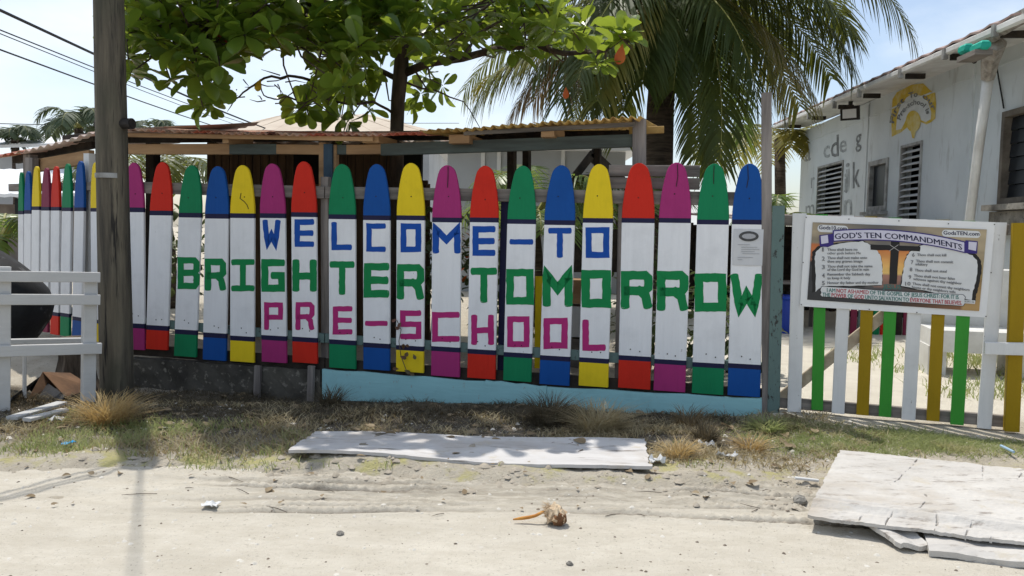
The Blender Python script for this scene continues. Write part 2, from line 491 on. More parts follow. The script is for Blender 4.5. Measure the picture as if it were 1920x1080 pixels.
def road_material():
    m, nt, b, g = base_mat('packed_sand_road')
    pos = g.outputs['Position']
    c = mix(nt, ramp(nt, noise(nt, pos, 2.2, 6, 0.65, (0.6, 1.4, 1)), 0.34, 0.66), (0.62, 0.575, 0.49, 1), (0.53, 0.488, 0.41, 1))
    c = mix(nt, ramp(nt, noise(nt, pos, 38, 4, 0.7), 0.60, 0.74), c, (0.36, 0.33, 0.28, 1))
    c = mix(nt, ramp(nt, noise(nt, pos, 22, 3, 0.7, (0.7, 1.3, 1)), 0.66, 0.72), c, (0.64, 0.61, 0.55, 1))
    c = mix(nt, ramp(nt, noise(nt, pos, 9, 5, 0.75, (0.6, 1.5, 1)), 0.40, 0.62, (0, 0, 0, 1), (.55, .55, .55, 1)), c, (0.47, 0.425, 0.345, 1))
    c = mix(nt, ramp(nt, noise(nt, pos, 75, 3, 0.7), 0.62, 0.70, (0, 0, 0, 1), (.8, .8, .8, 1)), c, (0.29, 0.26, 0.21, 1))
    sp = nt.nodes.new('ShaderNodeSeparateXYZ'); nt.links.new(pos, sp.inputs[0])
    def mr(out, a, b_):
        n = nt.nodes.new('ShaderNodeMapRange'); n.inputs[1].default_value = a; n.inputs[2].default_value = b_; n.interpolation_type = 'SMOOTHSTEP'
        nt.links.new(out, n.inputs[0]); return n.outputs[0]
    def mth(op, a, b_):
        n = nt.nodes.new('ShaderNodeMath'); n.operation = op
        for i_, q in enumerate((a, b_)):
            if isinstance(q, float): n.inputs[i_].default_value = q
            else: nt.links.new(q, n.inputs[i_])
        return n.outputs[0]
    yy = mth('ADD', sp.outputs['Y'], mth('MULTIPLY', noise(nt, pos, 3.5, 6, 0.7, (0.4, 1.8, 1)), 0.7))
    damp_shade = mth('MULTIPLY', mr(yy, 3.45, 3.80), mr(sp.outputs['X'], -1.7, -0.5))
    damp_shade = mth('MULTIPLY', damp_shade, ramp(nt, noise(nt, pos, 16, 5, 0.7, (0.5, 1.8, 1)), 0.30, 0.62))
    c = mix(nt, damp_shade, c, (0.36, 0.325, 0.265, 1))  # darker disturbed sand, also painting in the weak shading of the ruts
    at_ = nt.nodes.new('ShaderNodeAttribute'); at_.attribute_name = 'churned'
    c = mix(nt, mth('MULTIPLY', at_.outputs['Fac'], ramp(nt, noise(nt, pos, 30, 4, 0.7), 0.20, 0.45)), c, (0.15, 0.125, 0.095, 1))
    nt.links.new(c, b.inputs['Base Color'])
    b.inputs['Roughness'].default_value = 0.95; b.inputs['Specular IOR Level'].default_value = 0.1
    bump(nt, b, noise(nt, pos, 70, 6, 0.75), 0.7, 0.014)
    return m
SOIL = ground_material(); ROADM = road_material()
gnd = tag(sheet('ground', axis(-4.6, 4.6, 0.03, -400, 400), axis(2.9, 6.9, 0.03, 2.2, 900), ground_z, SOIL), kind='structure')
rd = tag(sheet('road', axis(-3.2, 3.4, 0.014, -400, 400), np.concatenate([np.array([-60, -30, -15, -8, -4, -2, -1, 0, 0.6, 1.1, 1.5, 1.8]), np.arange(2.0, 4.06, 0.0125)]), road_z, ROADM), kind='structure')
_co = np.zeros(len(rd.data.vertices) * 3, np.float32); rd.data.vertices.foreach_get('co', _co); _co = _co.reshape(-1, 3)
_at = rd.data.attributes.new('churned', 'FLOAT', 'POINT'); _at.data.foreach_set('value', churn(_co[:, 0].astype(float), _co[:, 1].astype(float)).astype(np.float32))

# ------------------------------------------------------------------ the crayon fence
def thick_poly(pts, w, closed=False):
    """mitred strip along a 2D polyline: list of (left, right) pairs"""
    n = len(pts); out = []
    P = [Vector((p[0], p[1])) for p in pts]
    for i in range(n):
        if closed:
            a, b_ = P[i - 1], P[(i + 1) % n]
            d0 = (P[i] - a).normalized(); d1 = (b_ - P[i]).normalized()
        else:
            d0 = (P[i] - P[i - 1]).normalized() if i > 0 else (P[1] - P[0]).normalized()
            d1 = (P[i + 1] - P[i]).normalized() if i < n - 1 else d0
        n0 = Vector((-d0.y, d0.x)); n1_ = Vector((-d1.y, d1.x))
        mt = (n0 + n1_)
        mt = mt.normalized() if mt.length > 1e-6 else n0
        k = (w / 2) / max(mt.dot(n0), 0.45)
        out.append((P[i] + mt * k, P[i] - mt * k))
    return out
GLYPH = {   # strokes in a unit box, v grows downward
    'W': [[(0, 0), (.20, 1), (.5, .52), (.80, 1), (1, 0)]], 'E': [[(1, 0), (0, 0), (0, 1), (1, 1)], [(0, .5), (.96, .5)]],
    'L': [[(0, 0), (0, 1), (1, 1)]], 'C': [[(1, 0), (0, 0), (0, 1), (1, 1)]], 'O': ['c', (0, 0), (0, 1), (1, 1), (1, 0)],
    'M': [[(0, 1), (0, 0), (.5, .52), (1, 0), (1, 1)]], '-': [[(0, .5), (1, .5)]], 'T': [[(0, 0), (1, 0)], [(.5, 0), (.5, 1)]],
    'B': [[(0, .5), (0, 0), (.85, 0), (1, .1), (1, .38), (.86, .48), (.1, .48)], [(0, .4), (0, 1), (.86, 1), (1, .9), (1, .6), (.86, .5)]],
    'R': [[(0, 1), (0, 0), (.86, 0), (1, .1), (1, .42), (.86, .53), (.05, .53)], [(.62, .53), (.88, .70), (.97, 1)]],
    'I': [[(0, 0), (1, 0)], [(.5, 0), (.5, 1)], [(0, 1), (1, 1)]], 'G': [[(1, 0), (0, 0), (0, 1), (1, 1), (1, .5), (.55, .5)]],
    'H': [[(0, 0), (0, 1)], [(1, 0), (1, 1)], [(0, .52), (1, .52)]], 'P': [[(0, 1), (0, 0), (1, 0), (1, .55), (.1, .55)]],
    'S': [[(1, 0), (0, 0), (0, .48), (1, .48), (1, 1), (0, 1)]],
}
def glyph_mesh(ch, box, w, to3d):
    x0, y0, x1, y1 = box
    x0 += w / 2; x1 -= w / 2; y0 += w / 2; y1 -= w / 2
    if ch == '-': y0 = y1 = (y0 + y1) / 2
    g = GLYPH[ch]; strokes = []
    if g[0] == 'c': strokes = [(g[1:], True)]
    else: strokes = [(s, False) for s in g]
    mb = MB()
    for si, (s, closed) in enumerate(strokes):
        pts = [(x0 + u * (x1 - x0), y0 + v * (y1 - y0)) for u, v in s]
        if not closed:                                     # brush overlap at both ends
            for e0, e1 in ((0, 1), (-1, -2)):
                a = Vector(pts[e0]); b_ = Vector(pts[e1]); d = (a - b_).normalized() * w * 0.30
                pts[e0] = tuple(a + d)
        cyc = pts + [pts[0]] if closed else pts
        fine = []
        for p0_, p1_ in zip(cyc, cyc[1:]):
            k_ = max(1, int(math.hypot(p1_[0] - p0_[0], p1_[1] - p0_[1]) / 7))
            for q_ in range(k_):
                t_ = q_ / k_; j_ = .32
                fine.append((p0_[0] + (p1_[0] - p0_[0]) * t_ + random.uniform(-j_, j_), p0_[1] + (p1_[1] - p0_[1]) * t_ + random.uniform(-j_, j_)))
        if not closed: fine.append(cyc[-1])
        pts = fine
        pr = thick_poly(pts, w, closed)
        pr = [(a + (a - b_) * random.uniform(-.035, .035), b_ + (b_ - a) * random.uniform(-.035, .035)) for a, b_ in pr]
        vs_ = []
        for a, b_ in pr:
            vs_ += [to3d(a.x, a.y, si * 0.0004), to3d(b_.x, b_.y, si * 0.0004)]
        n = len(pr)
        fs = [(2 * i, 2 * i + 1, 2 * ((i + 1) % n) + 1, 2 * ((i + 1) % n)) for i in range(n if closed else n - 1)]
        mb.add(vs_, fs)
        if not closed:                                     # rounded stroke ends
            for e0, e1 in ((0, 1), (n - 1, n - 2)):
                c = (pr[e0][0] + pr[e0][1]) / 2; c2 = (pr[e1][0] + pr[e1][1]) / 2
                d = (c - c2).normalized(); nn = Vector((-d.y, d.x))
                arc = [c + nn * (w / 2) * math.cos(t) + d * (w * 0.2) * math.sin(t) for t in [math.pi * k / 5 for k in range(6)]]
                mb.add([to3d(p.x, p.y, si * 0.0004 + 0.0002) for p in arc], [tuple(range(6))])
    return mb

PAL = {'g': GREEN, 'b': BLUE, 'y': YELLOW, 'm': MAGENTA, 'r': RED, 'k': MAROON}
CN = {'g': 'green', 'b': 'blue', 'y': 'yellow', 'm': 'magenta', 'r': 'red', 'k': 'maroon'}
def crayon(plane, parent, xt, yt, xb, yb, wpx, ystripe, ylow, col, off, wscale=1.0, bandpx=9, tip=1.0, label=None, face=None):
    """one crayon shaped picket from its measured top, stripes and foot"""
    P = lambda x, y: plane.px(x, y, off)
    def cx(y): return xt + (xb - xt) * (y - yt) / (yb - yt)
    def wid(y):                                   # real width
        return (P(cx(y) + wpx / 2, y) - P(cx(y) - wpx / 2, y)).length * wscale
    W = wid(ystripe)
    lv = []
    ht = ystripe - yt
    prof = ((0.0, 0.10), (0.018, 0.24), (0.05, 0.39), (0.10, 0.525), (0.17, 0.615), (0.30, 0.725), (0.50, 0.855), (0.74, 0.955), (0.84, 0.985), (1.0, 1.0))
    j = [random.uniform(-.004, .004) for _ in range(4)]
    for t, k in prof:
        y = yt + ht * t
        lv.append((P(cx(y), y), W * min(1, k * tip if t < .7 else k), 0))
    lv[-1] = (lv[-1][0], W, 1)
    lv.append((P(cx(ystripe + bandpx), ystripe + bandpx), W * (1 + j[0]), 2))
    for q in (0.33, 0.66):
        y = ystripe + bandpx + (ylow - ystripe - bandpx) * q
        lv.append((P(cx(y), y), W * (1 + j[1] * q), 2))
    lv.append((P(cx(ylow), ylow), W * (1 + j[1]), 1))
    lv.append((P(cx(ylow + bandpx), ylow + bandpx), W * (1 + j[1]), 0))
    lv.append((P(cx(yb), yb), W * (1 + j[2]), 0))
    mb = MB()
    mb.board(lv, plane.e, plane.n, 0.024, 0.0035)
    o = link('crayon_picket', mb, [PAL[col], NAVY, WHITE], parent)
    o['label'] = label or ('%s crayon shaped picket' % CN[col])
    return o, W

fence = empty('crayon_fence', 'long front fence of crayon shaped pickets painted with the welcome lettering', 'fence', (-0.7, 5.78, 0))
FR = [  # xt, yt, xb, yb, w, stripe, low stripe, colour
 (252, 305, 254, 655, 37, 389, 606, 'm'), (305.6, 304, 295, 655, 41, 395, 610, 'r'), (360.6, 310, 348, 668, 42, 399, 618, 'g'), (409, 312, 403, 675, 44, 401, 624, 'b'),
 (455.5, 310, 455, 678, 45, 400, 630, 'y'), (511, 307, 515, 679, 47, 400, 629, 'm'), (570, 303, 572.5, 680, 47, 398, 632, 'r'), (641.7, 308, 643, 690, 50, 402, 637, 'g'),
 (706.7, 308, 706.7, 693, 50, 404, 643, 'b'), (771, 306, 769, 697, 52, 404, 648, 'y'), (839, 310, 835.5, 705, 54, 408, 650, 'm'), (910, 311, 902.7, 709, 53, 408, 655, 'r'),
 (981, 311, 970, 714, 53, 411, 661, 'g'), (1053, 310, 1039.5, 721, 57, 413, 667, 'b'), (1124, 308, 1112.7, 724, 56, 409, 671, 'y'), (1199, 306, 1189, 728, 61, 409, 667, 'r'),
 (1269, 305, 1255, 733, 60, 409, 674, 'm'), (1340, 307, 1326.5, 738, 60, 412, 680, 'g'), (1406, 307, 1394.4, 742, 62, 412, 682, 'b')]
LET = {  # picket index: [(char, box, colour, stroke)]
 5: [('W', (492, 412, 526, 464), 'b', 9), ('G', (488, 486, 534.6, 547), 'g', 12), ('P', (495, 567, 530.5, 619), 'm', 8.5)],
 6: [('E', (552, 411, 589, 463), 'b', 9.5), ('H', (548, 486, 594, 547), 'g', 12), ('R', (554, 566.5, 589.6, 619), 'm', 8.5)],
 7: [('L', (621, 416, 660, 469), 'b', 9.5), ('T', (617, 490, 665, 553), 'g', 11), ('E', (624, 574, 661, 627), 'm', 9)],
 8: [('C', (687, 419, 723.5, 472), 'b', 9), ('E', (681, 493, 730, 558), 'g', 13), ('-', (684, 601, 727, 612), 'm', 9.5)],
 9: [('O', (751, 419, 790, 473), 'b', 10), ('R', (744, 495, 795.5, 562), 'g', 12.5), ('S', (750, 582, 790, 636), 'm', 9.5)],
 10: [('M', (811, 423, 863.5, 475.5), 'b', 11), ('C', (810, 585, 862, 641), 'm', 10)],
 11: [('E', (886, 424, 929, 480), 'b', 10.5), ('T', (882, 502, 932.5, 568), 'g', 12), ('H', (883.5, 590, 926, 647), 'm', 10)],
 12: [('-', (955.5, 448, 1000, 459), 'b', 10), ('O', (949, 504, 1001, 571), 'g', 13), ('O', (951, 593, 993, 651), 'm', 10)],
 13: [('T', (1027.5, 427, 1072, 483.5), 'b', 10), ('M', (1017, 506, 1074, 575.5), 'g', 14), ('O', (1019, 596, 1064.5, 654), 'm', 11)],
 14: [('O', (1098, 426, 1142.6, 483.6), 'b', 10.5), ('O', (1089.6, 506, 1146, 577), 'g', 15), ('L', (1092, 599, 1136, 658), 'm', 11)],
 2: [('B', (333, 482.5, 375.7, 542), 'g', 10.5)], 3: [('R', (382, 485, 424, 545), 'g', 11)], 4: [('I', (433, 486, 479, 546), 'g', 10)],
 15: [('R', (1164, 508, 1226, 579.5), 'g', 15)], 16: [('R', (1231, 508, 1293, 583), 'g', 15)], 17: [('O', (1300.5, 512.5, 1364, 584), 'g', 15)],
 18: [('W', (1370, 513, 1431.5, 587), 'g', 14)],
}
LC = {'g': (L_GREEN, 'green'), 'b': (L_BLUE, 'blue'), 'm': (L_MAG, 'magenta')}
NAILM = simple('nail_rust', S((50, 40, 36)), S((30, 26, 24)), 30, 0.8, 0)
for i, r in enumerate(FR):
    xt, yt, xb, yb, w, ys_, yl, c = r
    off = random.uniform(-0.002, 0.003)
    lets = LET.get(i, [])
    lab = '%s crayon shaped picket' % CN[c] + (' bearing ' + ', '.join(('a dash' if l[0] == '-' else l[0]) for l in lets) if lets else ' with plain white body')
    o, W = crayon(FENCE, fence, xt, yt, xb, yb, w, ys_, yl, c, off, label=lab)
    front = off + 0.012
    for (ch, box, lc, sw) in lets:
        to3d = lambda x, y, dz, f=front: FENCE.px(x, y, f + 0.0012 + dz)
        ccx = xt + (xb - xt) * ((box[1] + box[3]) / 2 - yt) / (yb - yt)
        box = (max(box[0], ccx - w / 2 + 0.2), box[1], min(box[2], ccx + w / 2 - 0.2), box[3])
        if ch != '-': sw = sw * 1.1
        mb = glyph_mesh(ch, box, sw, to3d)
        lo = link('painted_letter', face_to(mb, FENCE.n), LC[lc][0], o)
        lo['label'] = '%s painted %s' % (LC[lc][1], 'dash' if ch == '-' else 'letter ' + ch)
    # nail heads and the dark runs below them
    for (fx, fy) in ((-.12, yl - 14), (.15, yl - 10), (0.02, yt + 62)):
        p = FENCE.px((xt + xb) / 2 + (xb - xt) * (fy / (yb - yt) - 1.0) * 0.5 + fx * w + random.uniform(-3, 3), fy + random.uniform(-4, 4), front + 0.0015)
        nb = MB(); R3 = Matrix((FENCE.e, FENCE.n, Vector((0, 0, 1)))).transposed()
        nb.box(p, (0.007, 0.003, 0.008), R3)
        link('nail', nb, NAILM, o)
# cracks in two of the boards
for (i, pts) in ((4, [(452, 362), (450, 372), (458, 378), (463, 384), (466, 392)]), (10, [(840, 312), (840, 330), (839, 352)]), (17, [(1339, 310), (1338, 330), (1338, 345)]), (18, [(1402, 310), (1403, 335), (1400, 352)]), (16, [(1270, 308), (1271, 330), (1268, 350)])):
    mb = MB(); pr = thick_poly(pts, 1.4); vs_ = []
    for a, b_ in pr: vs_ += [FENCE.px(a.x, a.y, 0.0165), FENCE.px(b_.x, b_.y, 0.0165)]
    mb.add(vs_, [(2 * k, 2 * k + 1, 2 * k + 3, 2 * k + 2) for k in range(len(pr) - 1)])
    link('crack', mb, NAILM, [ch for ch in fence.children if ch.name.startswith('crayon_picket')][i])

def rail(parent, plane, x0, y0, x1, y1, hpx, off, thick, mat, name='rail', lab=None, n=4, sag=0.0):
    p0 = plane.px(x0, y0, off); p1 = plane.px(x1, y1, off)
    h = (plane.px(x0, y0 + hpx, off) - p0).length
    mb = MB().plank(p0, p1, h, thick, plane.n, n=n, sag=sag)
    o = link(name, mb, mat, parent)
    if lab: o['label'] = lab
    return o
def upright(parent, plane, xt, yt, xb, yb, wpx, off, thick, mat, name='post', lab=None):
    p0 = plane.px(xb, yb, off); p1 = plane.px(xt, yt, off)
    w = (plane.px(xb + wpx, yb, off) - p0).length
    mb = MB().plank(p0, p1, w, thick, plane.n, n=3)
    o = link(name, mb, mat, parent)
    if lab: o['label'] = lab
    return o
rail(fence, FENCE, 236, 351, 610, 361, 21, -0.034, 0.038, GREYWOOD_H, 'upper_rail', n=5)
rail(fence, FENCE, 612, 361, 1440, 374, 22, -0.034, 0.038, GREYWOOD_H, 'upper_rail', n=5)
rail(fence, FENCE, 240, 602, 610, 634, 16, -0.034, 0.038, GREYGREEN, 'lower_rail', n=5)
rail(fence, FENCE, 612, 634, 1440, 690, 17, -0.034, 0.038, GREYGREEN, 'lower_rail', n=5)
rail(fence, FENCE, 240, 654, 610, 682, 20, -0.040, 0.03, DARKWOOD, 'kick_board', n=3)
rail(fence, FENCE, 612, 683, 1440, 742, 22, -0.040, 0.03, DARKWOOD, 'kick_board', n=3)
upright(fence, FENCE, 611, 332, 612, 700, 14, -0.075, 0.05, GREYWOOD, 'post')
upright(fence, FENCE, 948, 364, 940, 726, 13, -0.085, 0.05, NAVY, 'post', 'dark blue fence post')
upright(fence, FENCE, 1168, 372, 1160, 740, 15, -0.085, 0.05, GREYWOOD, 'post')
upright(fence, FENCE, 1437, 175, 1438, 790, 19, -0.02, 0.075, GREYWOOD, 'post', 'tall weathered post at the gate end of the fence')
rail(fence, FENCE, 1142, 320, 1312, 321, 21, -0.11, 0.025, GREYWOOD_H, 'back_board', n=2)
rail(fence, FENCE, 1142, 343, 1312, 345, 21, -0.112, 0.025, GREYWOOD_H, 'back_board', n=2)
# turquoise skirting boards
for (x0, x1, yt0, yt1, yb0, yb1, of) in ((604, 912, 692, 716, 748, 768, 0.012), (910, 1024, 713, 725, 772, 782, 0.020), (1024, 1429, 725, 748, 784, 795, 0.012)):
    mb = MB()
    def P(i, j):
        x = x0 + (x1 - x0) * i / 8; t = i / 8
        y = (yt0 + (yt1 - yt0) * t) * (1 - j / 2) + (yb0 + (yb1 - yb0) * t) * j / 2
        return FENCE.px(x, y + 1.2 * math.sin(i * 2.1), of)
    mb.slab(P, 9, 3, -FENCE.n * 0.022)
    link('skirting_board', mb, TURQ, fence)
# notice on the last picket
note = empty('notice', 'sun bleached paper notice with an oval emblem on the last blue crayon picket', 'notice', FENCE.px(1402, 498, 0.02))
PAPER = simple('notice_paper', (0.60, 0.60, 0.60, 1), (0.54, 0.545, 0.56, 1), 6, 0.6, 0.1)
INK = simple('notice_ink', (0.05, 0.05, 0.05, 1), (0.09, 0.09, 0.09, 1), 60, 0.7, 0)
GREYINK = simple('faded_ink', (0.34, 0.34, 0.35, 1), (0.42, 0.42, 0.43, 1), 200, 0.7, 0)
mb = MB(); mb.grid(lambda i, j: FENCE.px(1376 + 56 * i / 4 - 0.35 * j * 2, 429 + i * 0.3 + 68 * j / 4, 0.019 + 0.0015 * math.sin(i * 1.7 + j)), 5, 5); link('sheet', mb, PAPER, note)
mb = MB(); mb.add([FENCE.px(1404 + 18.5 * math.cos(t), 443 + 9.5 * math.sin(t), 0.0225) for t in [2 * math.pi * k / 28 for k in range(28)]], [tuple(range(28))]); link('emblem', mb, INK, note)
mb = MB(); mb.add([FENCE.px(1404 + 13 * math.cos(t), 443 + 5 * math.sin(t), 0.0232) for t in [2 * math.pi * k / 28 for k in range(28)]], [tuple(range(28))]); link('emblem_centre', mb, GREYINK, note)
for k, (xa, xb_, y) in enumerate(((1383, 1406, 458), (1390, 1420, 463), (1390, 1424, 467), (1390, 1415, 471), (1392, 1424, 475), (1383, 1412, 482), (1383, 1392, 486))):
    mb = MB(); mb.add([FENCE.px(xa, y, 0.0225), FENCE.px(xb_, y + .3, 0.0225), FENCE.px(xb_, y + 1.5, 0.0225), FENCE.px(xa, y + 1.2, 0.0225)], [(0, 3, 2, 1)]); link('text_line', mb, GREYINK, note)

# side fence running away to the left
sfence = empty('crayon_fence', 'side fence of crayon pickets seen edge on behind the utility pole and white rail', 'fence', (-4.0, 7.1, 0))
SD = [(180, 305, 183, 640, 17.5, 390, 599, 'y'), (152, 302, 146, 632, 18, 389, 594, 'b'), (128, 307, 123, 630, 17, 389, 587, 'g'), (106, 312, 104, 627, 15.5, 388, 585, 'r'),
      (88, 315, 84, 622, 15, 388, 590, 'k'), (69.5, 312, 67, 618, 14, 387, 586, 'y'), (54, 321, 53, 616, 12.5, 394, 585, 'b'), (41, 323, 41, 613, 9.5, 395, 584, 'g')]
for r in SD:
    crayon(SIDE, sfence, *r, 0.0, bandpx=7)
rail(sfence, SIDE, 20, 352, 196, 349, 14, -0.036, 0.04, GREYWOOD_H, 'upper_rail')
rail(sfence, SIDE, 20, 575, 196, 588, 13, -0.036, 0.04, GREYGREEN, 'lower_rail')
upright(sfence, SIDE, 60, 296, 58, 625, 13, -0.08, 0.06, GREYWOOD, 'post')
upright(sfence, SIDE, 168, 288, 168, 650, 10, -0.08, 0.06, OLDWHITE, 'post')

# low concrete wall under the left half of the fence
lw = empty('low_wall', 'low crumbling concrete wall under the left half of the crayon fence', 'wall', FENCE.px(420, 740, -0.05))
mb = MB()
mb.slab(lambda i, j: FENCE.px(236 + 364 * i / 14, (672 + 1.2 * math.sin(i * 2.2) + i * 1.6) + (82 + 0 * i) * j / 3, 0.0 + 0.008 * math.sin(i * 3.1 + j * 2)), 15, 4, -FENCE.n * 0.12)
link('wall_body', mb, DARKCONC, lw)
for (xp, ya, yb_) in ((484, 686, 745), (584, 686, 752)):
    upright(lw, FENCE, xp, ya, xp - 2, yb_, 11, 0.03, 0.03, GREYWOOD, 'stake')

# ------------------------------------------------------------------ gate, its post and its banner
gate = empty('picket_gate', 'wooden gate of white, lime green and mustard slats behind the commandments banner', 'gate', GATE.px(1670, 790))
SL = [(1499, 400, 1489, 772, 26, 'w'), (1541, 402, 1532, 768, 22, 'g'), (1589, 404, 1571, 775, 24, 'w'), (1633, 406, 1617, 778, 23, 'y'), (1678, 408, 1659, 781, 23, 'g'),
      (1724, 411, 1703, 787, 26, 'w'), (1768, 412, 1749, 789, 24, 'y'), (1816, 414, 1794, 796, 25, 'g'), (1874, 417, 1845, 803, 27, 'w')]
GM = {'w': OLDWHITE, 'g': GATEGREEN, 'y': GATEYEL}
GL = {'w': 'white gate slat', 'g': 'lime green gate slat', 'y': 'mustard yellow gate slat'}
for (xt, yt, xb, yb, w, c) in SL:
    upright(gate, GATE, xt, yt, xb, yb, w, random.uniform(-.002, .002), 0.02, GM[c], 'slat', GL[c])
rail(gate, GATE, 1462, 413, 1890, 431, 19, -0.03, 0.035, GREYWOOD_H, 'rail')
rail(gate, GATE, 1462, 754, 1890, 790, 20, -0.03, 0.035, GREYWOOD_H, 'rail')
mb = MB().plank(GATE.px(1462, 748, -0.03), GATE.px(1745, 520, -0.03), 0.068, 0.033, GATE.n); link('brace', mb, simple('pale_lumber', S((190, 176, 154)), S((150, 136, 116)), 9, .85, .3), gate)

gp = empty('gate_post', 'flaking grey green gate post between the fence and the gate', 'post', GATE.px(1452, 775))
upright(gp, GATE, 1460, 386, 1450, 782, 23, 0.02, 0.07, GREYGREEN, 'post_shaft')
mb = MB()
yp = empty('gate_post', 'mustard yellow post with a white latch board at the right end of the gate', 'post', GATE.px(1900, 805, 0.03))
upright(yp, GATE, 1912, 418, 1896, 808, 28, 0.04, 0.05, GATEYEL, 'post_shaft')
rail(yp, GATE, 1846, 653, 1960, 655, 23, 0.082, 0.03, OLDWHITE, 'latch_board', n=1)

# banner: authored on the gate plane in the coordinates of an enlarged view (x0 1490, y0 390, 4.8 per pixel)
def BZ(x, y, off):
    return GATE.px(1490 + x / 4.8, 390 + y / 4.8, off)
ban = empty('banner', 'printed vinyl banner of the ten commandments hung on the gate', 'banner', BZ(900, 950, 0.03))
VINYL = simple('white_vinyl', (0.76, 0.755, 0.74, 1), (0.70, 0.70, 0.70, 1), 4, 0.4, 0.05)
bump_sheet = lambda i, j: 0.022 + 0.004 * math.sin(i * 0.9) * (1 if j in (0, 6) else 0.35) + 0.002 * math.sin(j * 1.3 + i)
def bil(q, u, v):
    a, b_, c, d = q
    x = (a[0] * (1 - u) + b_[0] * u) * (1 - v) + (d[0] * (1 - u) + c[0] * u) * v
    y = (a[1] * (1 - u) + b_[1] * u) * (1 - v) + (d[1] * (1 - u) + c[1] * u) * v
    return x, y
BQ = ((100, 62), (1805, 128), (1722, 985), (48, 884))
mb = MB(); mb.slab(lambda i, j: BZ(*bil(BQ, i / 12, j / 6), 0.0225 + (0.003 * math.sin(i * 1.1) if j in (0, 6) else 0)), 13, 7, -GATE.n * 0.0015)
link('vinyl_sheet', mb, VINYL, ban, smooth=False)
# printed picture: sunset sky with dark ground (flat print, colours per vertex of the print)
PQ = ((163, 128), (1730, 193), (1660, 928), (113, 825))
def print_col(u, v):
    top = np.array([0.13, 0.12, 0.11]); tan = np.array([0.42, 0.33, 0.20]); ora = np.array([0.60, 0.16, 0.03]); yel = np.array([0.75, 0.50, 0.14]); blk = np.array([0.012, 0.012, 0.014]); gry = np.array([0.10, 0.09, 0.09])
    n_ = float(fbm(u * 6, v * 14, 3))
    if v > .5 and u < .33: return np.clip(blk * 1.5 + gry * .35 * max(0, n_ + .1), 0, 1)
    if v < 0.28: c = top + (tan - top) * np.clip(abs(u - .42) * 1.7 + n_ * .5 + (u > .6) * .2, 0, 1)
    elif v < 0.62: 
        t = (v - .28) / .34
        c = ora * (1 - t) + (yel * t if 0.3 < u < 0.7 else gry * t)
        c = c if 0.3 < u < .7 else c * .75 + ora * .15 + (tan * .4 if u > .9 else 0)
        if u > .9: c = tan * .9 * (1 - t) + yel * .35 * t
    else:
        t = (v - .62) / .38
        c = gry * (1 - t) + blk * t
        if u > .55: c = c * (1 - t * .7) + (np.array([.30, .12, .04]) * (u - .5) * 2) * t
        if u > .9: c = np.array([.45, .27, .09]) * (0.6 + 0.4 * t)
        if .37 < u < .53 and v < .8: c = ora * .4 * (1 - t) + gry
    return np.clip(c * (1 + 0.7 * n_), 0, 1)
def vcol_mat(name):
    m, nt, b, g = base_mat(name)
    a = nt.nodes.new('ShaderNodeVertexColor'); a.layer_name = 'print'
    nt.links.new(a.outputs[0], b.inputs['Base Color']); b.inputs['Roughness'].default_value = 0.42
    return m
PRINT = vcol_mat('banner_print')
NU, NV = 64, 36
mb = MB(); mb.grid(lambda i, j: BZ(*bil(PQ, i / (NU - 1), j / (NV - 1)), 0.0275), NU, NV)
o = link('printed_sky', mb, PRINT, ban)
ca = o.data.color_attributes.new('print', 'FLOAT_COLOR', 'POINT')
cols = []
for i in range(NU):
    for j in range(NV): cols += list(print_col(i / (NU - 1), j / (NV - 1))) + [1.0]
ca.data.foreach_set('color', cols)
def flat(name, c, rough=0.45):
    return simple(name, c, tuple(x * 0.93 for x in c[:3]) + (1,), 12, rough, 0)
STONEW = flat('tablet_print', (0.66, 0.665, 0.66, 1)); PURP = flat('purple_print', (0.035, 0.02, 0.17, 1)); BLKP = flat('black_print', (0.012, 0.011, 0.011, 1)); LAV = flat('ribbon_print', (0.60, 0.58, 0.68, 1))
TXT = flat('grey_text_print', (0.17, 0.17, 0.175, 1)); TEALT = flat('teal_text_print', (0.04, 0.17, 0.15, 1)); REDT = flat('red_text_print', (0.42, 0.05, 0.07, 1)); NAVT = flat('navy_text_print', (0.012, 0.012, 0.05, 1))
def jag(pts, amp, sub=4):
    out = []
    for k in range(len(pts)):
        a = Vector(pts[k]); b_ = Vector(pts[(k + 1) % len(pts)])
        for s in range(sub):
            q = a.lerp(b_, s / sub)
            out.append((q.x + random.uniform(-amp, amp), q.y + random.uniform(-amp, amp)))
    return out
def ngon(name, pts, layer, mat, par=None):
    mb = MB(); mb.add([BZ(x, y, 0.0275 + 0.0008 * layer) for x, y in pts], [tuple(range(len(pts)))][::-1])
    return link(name, mb, mat, par or ban)
TL_ = [(240, 350), (350, 330), (470, 312), (610, 300), (690, 335), (750, 395), (778, 440), (788, 540), (790, 600), (782, 690), (500, 700), (250, 705), (188, 752), (188, 600), (182, 480), (188, 400)]
TR_ = [(1040, 395), (1110, 350), (1200, 318), (1350, 340), (1500, 390), (1600, 425), (1640, 470), (1648, 560), (1625, 680), (1602, 760), (1592, 830), (1250, 760), (960, 700), (972, 600), (988, 500), (1010, 430)]
grow = lambda P_, k, dx: [(sum(p[0] for p in P_) / len(P_) + (x - sum(p[0] for p in P_) / len(P_)) * k + dx, sum(p[1] for p in P_) / len(P_) + (y - sum(p[1] for p in P_) / len(P_)) * k) for x, y in P_]
ngon('tablet_shadow', jag(grow(TR_, 1.06, 16), 5, 5), 1, BLKP); ngon('tablet_shadow', jag(grow(TL_, 1.05, -14), 5, 5), 1, BLKP)
ngon('tablet', jag(TL_, 4, 4), 2, STONEW); ngon('tablet', jag(TR_, 4, 4), 2, STONEW)
ngon('cross_upright', jag([(868, 280), (945, 285), (918, 685), (850, 682)], 2, 6), 3, BLKP)
